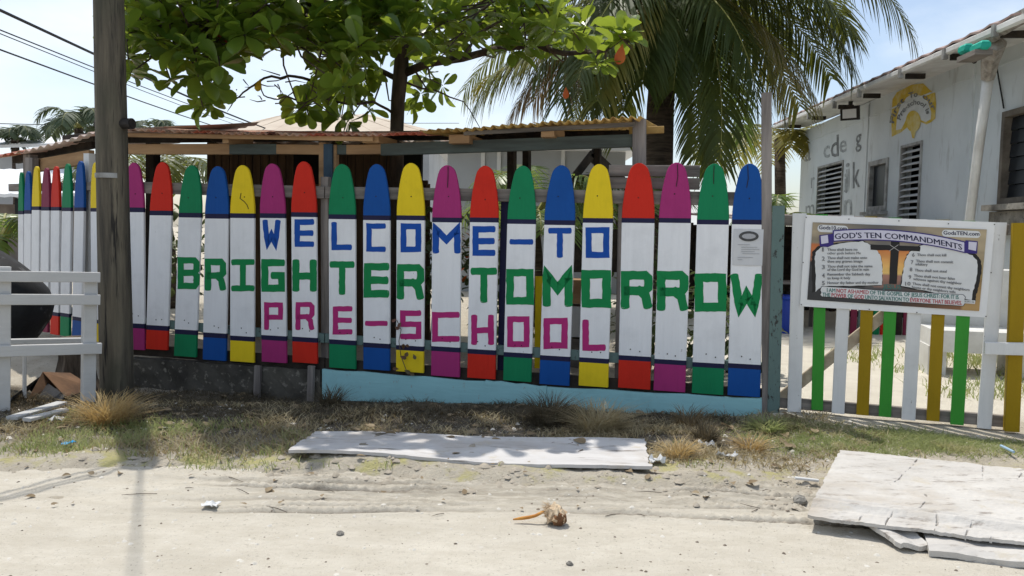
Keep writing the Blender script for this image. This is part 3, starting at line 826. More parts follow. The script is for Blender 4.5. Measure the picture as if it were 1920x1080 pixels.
ngon('cross_beam', jag([(684, 328), (1132, 345), (1128, 390), (682, 376)], 2, 6), 4, BLKP)
ROPE = flat('rope_print', (0.42, 0.40, 0.38, 1))
for q in (((850, 388), (935, 330)), ((858, 332), (938, 386))):
    pr = thick_poly(q, 5); ngon('rope', [tuple(pr[0][0]), tuple(pr[1][0]), tuple(pr[1][1]), tuple(pr[0][1])], 5, ROPE)
ngon('verse_panel', [(240, 704), (560, 722), (800, 742), (1200, 762), (1518, 778), (1540, 800), (1530, 838), (1538, 856), (1518, 884), (1000, 850), (600, 822), (246, 800), (228, 784), (238, 762), (228, 738)], 6, BLKP)
ngon('verse_panel', [(244, 708), (560, 726), (800, 746), (1200, 766), (1515, 782), (1534, 802), (1524, 838), (1532, 856), (1515, 880), (1000, 846), (600, 818), (248, 796), (232, 782), (242, 762), (233, 738)], 7, STONEW)
def arc_y(x):
    t = (x - 850) / 600.0
    return 250 + 52 * t * t + 36 * t + 2
def band(name, x0, x1, h0, h1, layer, mat, n=24):
    up = [(x0 + (x1 - x0) * k / n, arc_y(x0 + (x1 - x0) * k / n) + h0) for k in range(n + 1)]
    dn = [(x0 + (x1 - x0) * k / n, arc_y(x0 + (x1 - x0) * k / n) + h1) for k in range(n, -1, -1)]
    mb = MB(); v = [BZ(x, y, 0.0275 + 0.0008 * layer) for x, y in up + dn[::-1]]
    mb.add(v, [(k, n + 1 + k, n + 2 + k, k + 1) for k in range(n)])
    return link(name, mb, mat, ban)
for (q, q2) in (([(222, 245), (345, 232), (350, 330), (300, 352), (226, 345)], [(234, 252), (298, 243), (304, 313), (240, 324)]), ([(1540, 290), (1648, 300), (1642, 412), (1560, 408), (1490, 385)], [(1566, 302), (1640, 309), (1632, 386), (1564, 372)])):
    ngon('ribbon_scroll', q, 8, PURP); ngon('ribbon_scroll_face', q2, 9, LAV)
band('ribbon_edge', 342, 1540, -58, 46, 9.5, PURP); band('ribbon', 354, 1526, -48, 36, 10.3, LAV)
def pill(x0, y0, x1, y1, sl, layer):
    r = (y1 - y0) / 2; pts = []
    for k in range(9): t = math.pi / 2 + math.pi * k / 8; pts.append((x0 + r + r * math.cos(t), y0 + r - r * math.sin(t)))
    for k in range(9): t = -math.pi / 2 + math.pi * k / 8; pts.append((x1 - r + r * math.cos(t), y0 + r - r * math.sin(t) + sl))
    ngon('web_address_panel', pts, layer, STONEW)
pill(205, 150, 482, 216, 10, 3); pill(1325, 195, 1672, 258, 12, 3)

# text -------------------------------------------------------
_tcache = {}
def text2d(s, bold=0.0):
    """outline of a string as 2D verts/faces, size 1"""
    k = (s, bold)
    if k not in _tcache:
        cu = bpy.data.curves.new('text_tmp', 'FONT'); cu.body = s; cu.size = 1; cu.resolution_u = 2; cu.offset = bold
        ob = bpy.data.objects.new('text_tmp', cu); C.objects.link(ob)
        dg = bpy.context.evaluated_depsgraph_get()
        me = bpy.data.meshes.new_from_object(ob.evaluated_get(dg))
        v = [(p.co.x, p.co.y) for p in me.vertices]; f = [tuple(p.vertices) for p in me.polygons]
        bpy.data.objects.remove(ob); bpy.data.curves.remove(cu); bpy.data.meshes.remove(me)
        _tcache[k] = (np.array(v), f)
    return _tcache[k]
def text_on(name, s, fn, mat, parent, bold=0.0, copies=1, spread=0.0, toward=Vector((0, 0, 0))):
    """fn(u, v) with u 0..1 along the string, v in cap heights"""
    v, f = text2d(s, bold)
    x0, x1 = v[:, 0].min(), v[:, 0].max()
    mb = MB()
    for q in range(copies): mb.add([fn((x - x0) / (x1 - x0) + q * spread, y / 0.70) + toward * (0.0002 * q) for x, y in v], f)
    o = link(name, mb, mat, parent); return o
def line(s, x0, y0, x1, y1, h, layer, mat, bold=0.0, name='printed_text'):
    def fn(u, v): return BZ(x0 + (x1 - x0) * u, y0 + (y1 - y0) * u - v * h, 0.0275 + 0.0008 * layer)
    return text_on(name, s, fn, mat, ban, 0.0 if 'M' in s else bold, 2, 1.4 / abs(x1 - x0), GATE.n)
def arcfn(u, v):
    x = 362 + (1505 - 362) * u
    return BZ(x - v * 4, arc_y(x) + 24 - v * 50, 0.0275 + 0.0008 * 11.2)
text_on('printed_title', "GOD'S TEN COMMANDMENTS", arcfn, NAVT, ban, 0.0, 4, 0.0011, GATE.n)
line('Gods10.com', 218, 190, 468, 200, 34, 4, NAVT, 0.012); line('GodsTEN.com', 1338, 238, 1662, 250, 34, 4, NAVT, 0.012)
for n_, y in (('1', 392), ('2', 474), ('3', 550), ('4', 626), ('5', 694)): line(n_, 246, y, 270 if n_ != '1' else 260, y, 38, 8, TXT, 0.01)
for s, x1, y in (('Thou shall have no', 565, 386), ('other gods before Me', 595, 418), ('Thou shall not make unto', 652, 460), ('thee any graven image', 610, 492), ('Thou shall not take the name', 700, 536), ('of the Lord thy God in vain', 668, 566), ('Remember the Sabbath day', 680, 608), ('to keep it holy', 500, 642), ('Honour thy father and thy mother', 755, 684)):
    line(s, 294, y, x1, y - 2, 23, 8, TXT, 0.012)
for n_, x, y in (('6', 1057, 438), ('7', 1046, 504), ('8', 1036, 570), ('9', 1026, 638), ('10', 994, 698)): line(n_, x, y, x + (22 if n_ != '10' else 48), y, 34, 8, TXT, 0.01)
for s, x0, x1, y, y2 in (('Thou shall not kill', 1102, 1364, 432, 436), ('Thou shall not commit', 1092, 1426, 488, 498), ('adultery', 1086, 1196, 516, 520), ('Thou shall not steal', 1080, 1368, 570, 582), ('Thou shall not bear false', 1072, 1442, 618, 648), ('witness against thy neighbor', 1066, 1504, 648, 690), ('Thou shall not covet thy neighbors', 1060, 1574, 690, 748), ('house or thy neighbors wife', 1056, 1448, 722, 768)):
    line(s, x0, y, x1, y2, 23, 8, TXT, 0.012)
line('JESUS', 792, 726, 956, 732, 40, 8, TEALT, 0.01)
def coloured(words, x0, y0, x1, y1, h, layer):
    ws = [text2d(w, .008)[0][:, 0].max() - text2d(w, .008)[0][:, 0].min() for w, _ in words]
    tot = sum(ws) + 0.28 * (len(ws) - 1); p = 0
    for (w, m_), k in zip(words, ws):
        a, b_ = p / tot, (p + k) / tot
        line(w, x0 + (x1 - x0) * a, y0 + (y1 - y0) * a, x0 + (x1 - x0) * b_, y0 + (y1 - y0) * b_, h, layer, m_, 0.008)
        p += k + 0.28
coloured([(w, REDT if w in ('NOT', 'ASHAMED') else TEALT) for w in 'I AM NOT ASHAMED OF THE GOSPEL OF JESUS CHRIST: FOR IT IS'.split()], 290, 756, 1476, 820, 36, 9)
coloured([(w, REDT if w in ('POWER', 'GOD', 'EVERYONE', 'THAT', 'BELIEVES.') else TEALT) for w in 'THE POWER OF GOD UNTO SALVATION TO EVERYONE THAT BELIEVES.'.split()], 250, 796, 1506, 872, 36, 9)
ngon('verse_label', [(1522, 826), (1626, 832), (1622, 864), (1518, 856)], 9, STONEW); line('ROM 1:16', 1530, 850, 1614, 856, 20, 10, TXT, 0.01)
for (x, y) in ((104, 84), (488, 100), (938, 116), (1384, 142), (1798, 148), (60, 870), (672, 912), (1100, 940), (1722, 976), (76, 490), (1768, 582)):
    mb = MB(); mb.tube([BZ(x, y, 0.022), BZ(x, y, 0.027)], [0.0035, 0.0035], 8); link('nail', mb, NAILM, ban)

# ------------------------------------------------------------------ utility pole
def lumpy_tube(pts, radii, n, amp, fs):
    mb = MB(); mb.tube(pts, radii, n)
    v = np.array(mb.v)
    k = len(pts)
    for i in range(k):
        for j in range(n):
            q = v[i * n + j]; c = np.array(pts[i]); d = q - c
            v[i * n + j] = c + d * (1 + amp * float(fbm(j * fs + 0.3, q[2] * 0.8, 3)))
    mb.v = [tuple(p) for p in v]; return mb
def pole_mat():
    m, nt, b, g = base_mat('treated_pole_wood')
    pos = g.outputs['Position']
    c = mix(nt, ramp(nt, noise(nt, pos, 11, 6, 0.65, (1, 1, 0.07)), 0.36, 0.64), S((112, 104, 88)), S((52, 48, 42)))
    c = mix(nt, ramp(nt, noise(nt, pos, 3.2, 4, 0.6, (1, 1, 0.5)), 0.50, 0.70), c, S((70, 70, 56)))
    c = mix(nt, ramp(nt, noise(nt, pos, 26, 4, 0.7, (1, 1, 0.06)), 0.56, 0.66), c, S((30, 27, 24)))
    nt.links.new(c, b.inputs['Base Color']); b.inputs['Roughness'].default_value = 0.85
    bump(nt, b, noise(nt, pos, 24, 5, 0.7, (1, 1, 0.05)), 0.8, 0.012)
    return m
pb = on_z(220, 752, gz(-2.62, 5.25)); ptop = at(204, 0, 5.3)
pdir = (ptop - pb) / (ptop.z - pb.z)
pole = empty('utility_pole', 'weathered wooden utility pole standing before the fence corner', 'utility pole', pb)
hs = [0.0, 0.3, 0.7, 1.1, 1.5, 1.9, 2.3, 2.7, 3.2, 3.7, 4.1]
mb = lumpy_tube([pb + pdir * (h - 0.15) for h in hs], [0.108 - 0.0055 * h for h in hs], 20, 0.07, 1.7)
link('pole_shaft', mb, pole_mat(), pole, smooth=True)
STEEL = simple('galvanised_steel', S((150, 150, 148)), S((120, 118, 114)), 12, 0.5, 0.1, metal=0.6)
BLACKMET = simple('dark_metal', S((46, 42, 40)), S((30, 28, 27)), 20, 0.6, 0.1)
ax = FENCE.e
bp = pb + pdir * ((at(205, 232, 5.3).z - pb.z))
mb = MB(); mb.tube([bp + ax * 0.06, bp + ax * 0.165], [0.034, 0.036], 12); mb.tube([bp + ax * 0.13, bp + ax * 0.168], [0.028, 0.027], 10); link('bolt', mb, BLACKMET, pole)
mb = MB(); mb.tube([bp - ax * 0.06, bp - ax * 0.115], [0.032, 0.034], 12); link('bolt', mb, BLACKMET, pole)
tp = pb + pdir * (at(203, 328, 5.2).z - pb.z)
mb = MB(); vs_ = []
for k in range(9):
    t = -math.pi / 2 + (k - 4) * 0.20 - 0.08
    for dz in (-0.016, 0.016): vs_.append(tp + Vector((math.cos(t) * 0.1075, math.sin(t) * 0.1075, dz)))
mb.add(vs_, [(2 * k, 2 * k + 2, 2 * k + 3, 2 * k + 1) for k in range(8)]); link('metal_tag', mb, STEEL, pole)
mt = pb + pdir * 3.85
mb = MB(); mb.tube([mt + Vector((0.03, 0, -0.4)), mt + Vector((-0.04, 0, 0.9)), mt + Vector((-0.22, 0, 4.4))], [0.010, 0.0095, 0.009], 8); link('conduit', mb, STEEL, pole)
CABLE = simple('cable_black', S((34, 34, 36)), S((24, 24, 25)), 20, 0.6, 0)
hd = Vector((-0.56, -0.83, 0))
for k, (dz, dx, r_) in enumerate(((0.0, 0.0, 0.011), (-0.12, 0.05, 0.009), (-0.27, 0.07, 0.009))):
    a = pb + pdir * (3.9 + dz); pts = [a + hd * s + Vector((dx * s * 0.6, 0, -0.02 * s + 0.012 * (s - 5) ** 2 * 0.1)) for s in (0, 1.5, 3, 4.5, 6, 8, 11)]
    mb = MB(); mb.tube(pts, [r_] * 7, 6); o = link('service_cable', mb, CABLE, pole)
# overhead wires passing behind the pole
wires = ((0, 19, 8.5, 560, 262, 26, 0.017, 'thickest overhead cable crossing the sky behind the pole, topmost at the left edge'), (0, 56, 9, 520, 248, 28, 0.008, 'upper of two thin parallel overhead wires left of the pole'),
         (0, 63, 9, 520, 256, 28, 0.006, 'lower of two thin parallel overhead wires left of the pole'), (0, 93, 9, 520, 268, 28, 0.010, 'lowest slanting overhead wire behind the pole'), (-30, 231, 26, 520, 231, 34, 0.014, 'level wire low in the sky just above the rusty shelter roof'))
for (x0, y0, Y0, x1, y1, Y1, r_, lab) in wires:
    a, b_ = at(x0, y0, Y0), at(x1, y1, Y1); d = (a - b_)
    pts = [a.lerp(b_, t) + Vector((0, 0, -0.10 * math.sin(math.pi * t))) for t in [k / 8 for k in range(9)]]
    pts = [a + d * 0.5] + pts + [b_ - d * 1.0]
    mb = MB(); mb.tube(pts, [r_] * len(pts), 5); tag(link('overhead_wire', mb, CABLE), lab, 'wire', 'wires crossing the sky')

# ------------------------------------------------------------------ play shelter behind the fence
SHP = Plane(tuple((FENCE.p - FENCE.n * 0.36)[:2]), tuple(FENCE.e[:2]))
sh = empty('play_shelter', 'low open shelter with rusty red and yellow corrugated roof behind the front fence', 'shelter', (-0.9, 6.4, 0))
for (x0, x1, y0, y1, h, m_, of) in ((234, 433, 280, 280, 19, TANWOOD, 0), (433, 521, 280, 280, 19, TEALWOOD, 0), (521, 601, 280, 281, 18, TANWOOD, 0.002), (632, 652, 281, 281, 18, TEALWOOD, 0), (652, 716, 281, 280, 18, TANWOOD, 0.003), (716, 1186, 281, 264, 22, TEALWOOD, 0.006)):
    rail(sh, SHP, x0, (y0), x1, y1, h, of, 0.045, m_, 'beam', n=3)
upright(sh, SHP, 607, 268, 607, 350, 13, 0.012, 0.05, TANWOOD, 'post'); upright(sh, SHP, 616, 270, 616, 345, 16, 0.05, 0.03, BLUEWOOD, 'post', 'slate blue short post')
upright(sh, SHP, 627, 272, 627, 720, 12, 0.012, 0.05, TANWOOD, 'post')
upright(sh, SHP, 1199, 224, 1196, 760, 24, 0.03, 0.06, GREYWOOD, 'post', 'grey corner post under the yellow roof')
upright(sh, SHP, 287, 240, 287, 720, 15, -0.9, 0.1, DARKWOOD, 'post'); upright(sh, SHP, 960, 260, 958, 700, 12, -0.7, 0.1, DARKWOOD, 'post'); upright(sh, SHP, 988, 260, 986, 700, 11, -1.0, 0.1, DARKWOOD, 'post'); upright(sh, SHP, 1121, 262, 1119, 700, 11, -0.8, 0.09, DARKWOOD, 'post')
# rafters: blocks under the roof edge
for (x, y, w, h) in ((430, 262, 14, 17), (700, 262, 34, 14), (865, 262, 40, 16), (1030, 248, 24, 20)):
    p = SHP.px(x, y, 0.06); R3 = Matrix((SHP.e, -SHP.n, Vector((0, 0, 1)))).transposed()
    mb = MB(); mb.box(p - SHP.n * 0.12, (w * 6.0 / 1500, 0.34, h * 6.0 / 1500), R3); link('rafter', mb, TANWOOD, sh)
rail(sh, SHP, 234, 262, 1186, 252, 12, -0.35, 0.05, DARKWOOD, 'purlin', n=2)
rail(sh, SHP, 234, 258, 1186, 246, 10, -0.95, 0.05, DARKWOOD, 'purlin', n=2)
def corr(parent, plane, x0, y0, x1, y1, off, back, rise, mat, waves, amp=0.011, lab=None, name='roof_sheet'):
    a, b_ = plane.px(x0, y0, off), plane.px(x1, y1, off)
    n = waves * 8
    mb = MB()
    ph = random.uniform(0, 6)
    def P(i, j):
        q = a.lerp(b_, i / n) - plane.n * (back * j / 4)
        return q + Vector((0, 0, rise * j / 4 + amp * math.sin(2 * math.pi * i / 8 + ph) + 0.004 * math.sin(j + i * .1)))
    mb.slab(P, n + 1, 5, (0, 0, -0.004))
    o = link(name, mb, mat, parent, smooth=True)
    if lab: o['label'] = lab
    return o
for k, (x0, x1, y0, y1, m_, w) in enumerate(((228, 352, 243, 246, RUST, 9), (348, 478, 247, 250, RUST, 9), (474, 620, 250, 253, RUST, 10), (616, 800, 252, 251, RUST, 12))):
    corr(sh, SHP, x0, y0, x1, y1, 0.18, 1.6, 0.19 + 0.01 * k, m_, w, 0.010, 'rusty red roof sheet')
corr(sh, SHP, 786, 247, 1010, 232, 0.2, 1.5, 0.10, YELSHEET, 13, 0.013, 'faded yellow roof sheet'); corr(sh, SHP, 1000, 232, 1200, 220, 0.22, 1.5, 0.10, YELSHEET, 12, 0.013, 'faded yellow roof sheet')
rail(sh, SHP, 234, 253, 700, 261, 8, 0.13, 0.02, TANWOOD, 'fascia', n=3)
rail(sh, SHP, 870, 250, 1190, 233, 8, 0.12, 0.02, GREYWOOD_H, 'fascia', n=3)
mb = MB().plank(SHP.px(1180, 246, -0.1), SHP.px(1245, 243, -0.1), 0.02, 0.05, (0, 0, 1)); link('batten', mb, YELSHEET, sh)

# left wing of the shelter along the side fence
SWP = Plane(tuple((SIDE.p - SIDE.n * 0.15)[:2]), tuple(SIDE.e[:2]))
sw = empty('side_shelter', 'shelter wing with pale pink corrugated roof over the side fence', 'shelter', (-4.2, 7.5, 0))
rail(sw, SWP, 64, 312, 172, 294, 23, 0, 0.05, TANWOOD, 'beam'); rail(sw, SWP, 30, 300, 178, 270, 13, -0.15, 0.06, DARKWOOD, 'purlin')
upright(sw, SWP, 57, 290, 56, 640, 13, 0.0, 0.07, GREYWOOD, 'post')
corr(sw, SWP, -70, 303, 40, 284, 0.12, 1.6, 0.36, RUST, 9, 0.012, 'pale pink roof sheet'); corr(sw, SWP, 36, 287, 184, 246, 0.10, 1.6, 0.26, PALESHEET, 10, 0.012, 'bleached roof sheet')
mb = MB().plank(SWP.px(120, 262, -0.02), SWP.px(178, 256, -0.02), 0.075, 0.03, SWP.n); link('fascia', mb, DARKWOOD, sw)

# ------------------------------------------------------------------ plank shed behind the shelter
SHED = Plane((-3.2, 8.5), (1, -0.16))
shed = empty('plank_shed', 'brown plank shed in the shade behind the shelter', 'shed', (-2.0, 8.4, 0))
xw = 388
while xw < 800:
    w = random.uniform(13, 18)
    gap = [(556, 602, 352), (735, 800, 345)]
    top = 255
    for (g0, g1, gy) in gap:
        if g0 <= xw + w / 2 <= g1: top = gy
    upright(shed, SHED, xw + w / 2, top, xw + w / 2, 670, w - 1.6, random.uniform(-.004, .004), 0.018, SHEDWOOD, 'wall_plank')
    xw += w
mb = MB(); mb.box(SHED.px(594, 480, -0.9), (2.5, 0.06, 2.6), Matrix.Rotation(-0.16, 3, 'Z')); link('back_wall', mb, BLACKISH, shed)  # black back wall paints in the dark inside of the shed
mb = MB(); mb.plank(SHED.px(556, 350, 0.02), SHED.px(604, 350, 0.02), 0.05, 0.04, SHED.n); link('sill', mb, SHEDWOOD, shed)
mb = MB(); mb.plank(SHED.px(733, 343, 0.02), SHED.px(802, 343, 0.02), 0.05, 0.04, SHED.n); link('sill', mb, SHEDWOOD, shed)
mb = MB(); mb.slab(lambda i, j: SHED.px(372 + 445 * i / 30, 262, 0.25) - SHED.n * (1.5 * j) + Vector((0, 0, 0.03 * math.sin(i * 1.6) + 0.12 * j)), 31, 2, (0, 0, -0.02)); link('roof', mb, simple('shed_roof_sheet', S((150, 120, 104)), S((188, 178, 166)), 3), shed)

# ------------------------------------------------------------------ houses behind
WHROOF = simple('white_metal_roof', (0.78, 0.79, 0.80, 1), (0.72, 0.73, 0.74, 1), 1.2, 0.45, 0.05)
TANROOF = simple('tan_metal_roof', S((196, 184, 164)), S((170, 154, 136)), 0.6, 0.7, 0.1)
GREYWALL = simple('grey_render', (0.42, 0.43, 0.44, 1), (0.35, 0.36, 0.37, 1), 1.2, 0.85, 0.1)
GLASS = simple('dark_glass', S((40, 45, 50)), S((28, 31, 36)), 2, 0.4, 0, spec=0.25)
hh = empty('house', 'house with a broad tan metal hip roof beyond the shelter', 'house', at(590, 450, 21))
A, B_ = at(372, 252, 20), at(832, 250, 20)
ra, rb = at(505, 226, 25) , at(735, 222, 25)
ra.z = max(ra.z, A.z + 0.45); rb.z = max(rb.z, A.z + 0.45)
ra = at(520, 217, 24); rb = at(690, 214, 24)
A2, B2 = A + Vector((0, 9, 0)), B_ + Vector((0, 9, 0))
mb = MB(); mb.add([A, B_, rb, ra, B2, A2], [(0, 1, 2, 3), (1, 4, 2), (4, 5, 3, 2), (5, 0, 3), (0, 5, 4, 1)]); link('roof', mb, TANROOF, hh)
mb = MB(); c = (A + B_) / 2 + Vector((0, 4.5, 0)); mb.box((c.x, c.y, (c.z - 0.06) / 2), (B_.x - A.x - 0.8, 8.2, c.z - 0.06)); wl_ = link('wall', mb, GREYWALL, hh)
for fx in (-2.0, 0.2, 2.0):
    mb = MB(); mb.box((c.x + fx, c.y - 4.12, 1.75), (0.9, 0.05, 1.0)); link('window', mb, GLASS, hh)
for k in range(9):
    t = (k + 0.5) / 9; p0 = A.lerp(B_, t) + Vector((0, 0.05, 0.012)); p1 = ra.lerp(rb, t) + Vector((0, -0.05, 0.012))
    mb = MB().plank(p0, p1, 0.02, 0.008, (0, -0.3, 1)); link('roof_seam', mb, TANROOF, hh)

h2 = empty('house', 'low house with a long white metal roof beyond the side fence at the left edge', 'house', at(60, 440, 19))
a, b_ = at(-240, 366, 18), at(232, 362, 20); a2, b2 = at(-240, 317, 21.5), at(232, 318, 23.5)
mb = MB(); mb.slab(lambda i, j: (a.lerp(b_, i / 40)).lerp(a2.lerp(b2, i / 40), j) + Vector((0, 0, 0.02 * (i % 2))), 41, 2, (0, 0, -0.08)); link('roof', mb, WHROOF, h2)
mb = MB(); mb.box(((a.x + b_.x) / 2, 21.2, a.z / 2 - .05), (b_.x - a.x - 0.6, 3.0, a.z - 0.12), Matrix.Rotation(0.3 * 0.35, 3, 'Z')); link('wall', mb, simple('brown_grey_wall', S((140, 130, 122)), S((110, 100, 94)), 2), h2)
for fx in (-2.2, 0.3, 2.0):
    mb = MB(); mb.box(((a.x + b_.x) / 2 + fx, 19.66 + fx * 0.105, 1.3), (0.9, 0.06, 0.9), Matrix.Rotation(0.105, 3, 'Z')); link('window', mb, GLASS, h2)
h3 = empty('house', 'small house with a flat white roof far left above the pink sheet', 'house', at(60, 400, 26))
a, b_ = at(-160, 276, 25), at(118, 268, 26); a2, b2 = at(-160, 254, 28), at(118, 252, 29)
mb = MB(); mb.slab(lambda i, j: (a.lerp(b_, i / 20)).lerp(a2.lerp(b2, i / 20), j), 21, 2, (0, 0, -0.1)); link('roof', mb, WHROOF, h3)
mb = MB(); mb.box(((a.x + b_.x) / 2, 27.3, a.z / 2 - .08), (b_.x - a.x - 0.5, 2.8, a.z - 0.1)); link('wall', mb, GREYWALL, h3)
h4 = empty('house', 'plain light grey concrete house behind the palms, right of the plank shed', 'house', at(1000, 440, 15))
x0, x1 = at(838, 400, 15).x, at(1170, 400, 15).x; zt = at(1000, 282, 15).z
mb = MB(); mb.box(((x0 + x1) / 2, 17, zt / 2), (x1 - x0, 4, zt)); link('wall', mb, simple('shaded_house_wall', (0.38, 0.395, 0.41, 1), (0.32, 0.335, 0.345, 1), 0.8, 0.8, 0.05), h4)  # wall grey lowered to put the shade on it into the colour
mb = MB(); mb.box(((x0 + x1) / 2, 17, zt + 0.06), (x1 - x0 + 0.5, 4.5, 0.12)); link('roof', mb, WHROOF, h4)
for px_ in (905, 935, 1055):
    p = at(px_, 330, 14.97); mb = MB(); mb.box((p.x, 14.98, p.z - 0.2), (0.07, 0.05, 2.2)); link('wall_strip', mb, OLDWHITE, h4)
for px_ in (960, 1110):
    p = at(px_, 350, 14.97); mb = MB(); mb.box((p.x, 14.98, p.z - 0.35), (0.7, 0.06, 0.8)); w_ = link('window', mb, GLASS, h4); mb = MB(); mb.box((p.x, 14.95, p.z - 0.78), (0.84, 0.1, 0.06)); link('sill', mb, OLDWHITE, w_)
# dark A-frame playhouse
pl = empty('playhouse', 'dark timber playhouse gable between the blue and yellow crayons', 'playhouse', at(1122, 470, 9.2))
ap, l_, r2 = at(1112, 290, 9.2), at(1062, 352, 9.2), at(1178, 350, 9.2)
for q in (l_, r2):
    mb = MB().plank(ap + Vector((0, 0, 0.02)), q, 0.09, 0.05, (0, -1, 0)); link('rafter', mb, DARKWOOD, pl)
    mb = MB(); mb.slab(lambda i, j: ap.lerp(q, i / 1) + Vector((0, 0.9 * j, 0.075)), 2, 2, (0, 0, -0.03)); link('roof', mb, DARKWOOD, pl)
    mb = MB().plank(q + Vector((0, 0.05, -0.02)), Vector((q.x, 9.25, 0.0)), 0.08, 0.08, (0, -1, 0)); link('post', mb, DARKWOOD, pl)
mb = MB().plank(at(1080, 332, 9.17), at(1158, 331, 9.17), 0.05, 0.04, (0, -1, 0)); link('collar_beam', mb, DARKWOOD, pl)
mb = MB().plank(at(1064, 470, 9.3), at(1178, 470, 9.3), 0.5, 0.04, (0, -1, 0)); link('side_panel', mb, DARKWOOD, pl)
# odds and ends seen through the picket gaps
yb_ = empty('yellow_board', 'yellow painted board standing behind the white picket with T and M', 'board', at(1012, 680, 6.6))
mb = MB().plank(at(1012, 690, 6.6), at(1014, 518, 6.6), 0.09, 0.03, (0, -1, 0)); link('board', mb, YELLOW, yb_)
tk = empty('crate_stack', 'grey and tan crates stacked behind the pickets near the letter M', 'crates', at(1080, 700, 6.9))
mb = MB(); mb.box(at(1082, 545, 6.9), (0.32, 0.3, 0.2)); link('crate', mb, TANWOOD, tk); mb = MB(); mb.box(at(1082, 600, 6.9), (0.34, 0.3, 0.26)); link('crate', mb, OLDWHITE, tk); mb = MB(); mb.box(at(1082, 668, 6.9), (0.36, 0.3, 0.34)); link('crate', mb, GREYWOOD_H, tk)

# ------------------------------------------------------------------ the school building on the right
sc_ = empty('school_building', 'pale blue white school building with louvred windows along the right side', 'building', (5.6, 10.5, 0))
def wall_sz(px_, py_, off=0.0):
    return WALL.px(px_, py_, off)
def to_s(p): return (p - WALL.p).dot(-WALL.e)      # s grows away from the camera
WE = -WALL.e
def wp(s, z, off=0.0): return WALL.p + WE * s + WALL.n * off + Vector((0, 0, z))
s_far = to_s(WALL.px(1502, 300)); s_near = -4.2
ZT = 3.22
def hole(x0, x1, ytop, ybot):
    p = WALL.px(x0, ytop); q = WALL.px(x1, ytop + 0)
    return (to_s(q), to_s(p), None, p.z)
H1 = (to_s(WALL.px(1582, 310)), to_s(WALL.px(1535, 310)), 1.25, WALL.px(1535, 313).z)
H2 = (to_s(WALL.px(1667, 300)), to_s(WALL.px(1631, 300)), WALL.px(1650, 395).z, WALL.px(1631, 304).z)
H3 = (to_s(WALL.px(1729, 300)), to_s(WALL.px(1690, 300)), 1.2, WALL.px(1690, 274).z)
H4 = (to_s(WALL.px(1990, 300)), to_s(WALL.px(1879, 300)), WALL.px(1879, 383).z, WALL.px(1879, 212).z)
HS = [H1, H2, H3, H4]
def wall_holes(s0, s1, z0, z1, holes, depth=0.14):
    ss = sorted({s0, s1, *[h[0] for h in holes], *[h[1] for h in holes]}); zz = sorted({z0, z1, *[h[2] for h in holes], *[h[3] for h in holes]})
    mb = MB(); idx = {}
    def V_(i, j, d):
        k = (i, j, d)
        if k not in idx: idx[k] = len(mb.v); mb.v.append(tuple(wp(ss[i], zz[j], -depth * d)))
        return idx[k]
    inh = lambda i, j: any(h[0] - 1e-6 <= ss[i] and ss[i + 1] <= h[1] + 1e-6 and h[2] - 1e-6 <= zz[j] and zz[j + 1] <= h[3] + 1e-6 for h in holes)
    nx, nz = len(ss) - 1, len(zz) - 1
    solid = lambda i, j: 0 <= i < nx and 0 <= j < nz and not inh(i, j)
    for i in range(nx):
        for j in range(nz):
            if not solid(i, j): continue
            mb.f.append((V_(i, j, 0), V_(i, j + 1, 0), V_(i + 1, j + 1, 0), V_(i + 1, j, 0))); mb.m.append(0)
            mb.f.append((V_(i, j, 1), V_(i + 1, j, 1), V_(i + 1, j + 1, 1), V_(i, j + 1, 1))); mb.m.append(0)
            for (di, dj, a, b__) in ((-1, 0, (i, j), (i, j + 1)), (1, 0, (i + 1, j + 1), (i + 1, j)), (0, -1, (i + 1, j), (i, j)), (0, 1, (i, j + 1), (i + 1, j + 1))):
                if not solid(i + di, j + dj):
                    mb.f.append((V_(*a, 0), V_(*b__, 0), V_(*b__, 1), V_(*a, 1))[::-1]); mb.m.append(0)
    return mb
link('wall', wall_holes(s_near, s_far, 0.0, ZT, HS), WALLWHITE, sc_)
mb = MB(); Rw = Matrix((WE, -WALL.n, Vector((0, 0, 1)))).transposed()
mb.box(wp(s_far - 0.07, ZT / 2, -2.5), (0.14, 4.7, ZT), Rw); link('end_wall', mb, WALLWHITE, sc_)
mb = MB(); mb.box(wp((s_near + s_far) / 2, 1.6, -0.26), (s_far - s_near - 0.4, 0.05, 3.1), Rw); link('inner_wall', mb, BLACKISH, sc_)  # black panel added so the window gaps look unlit
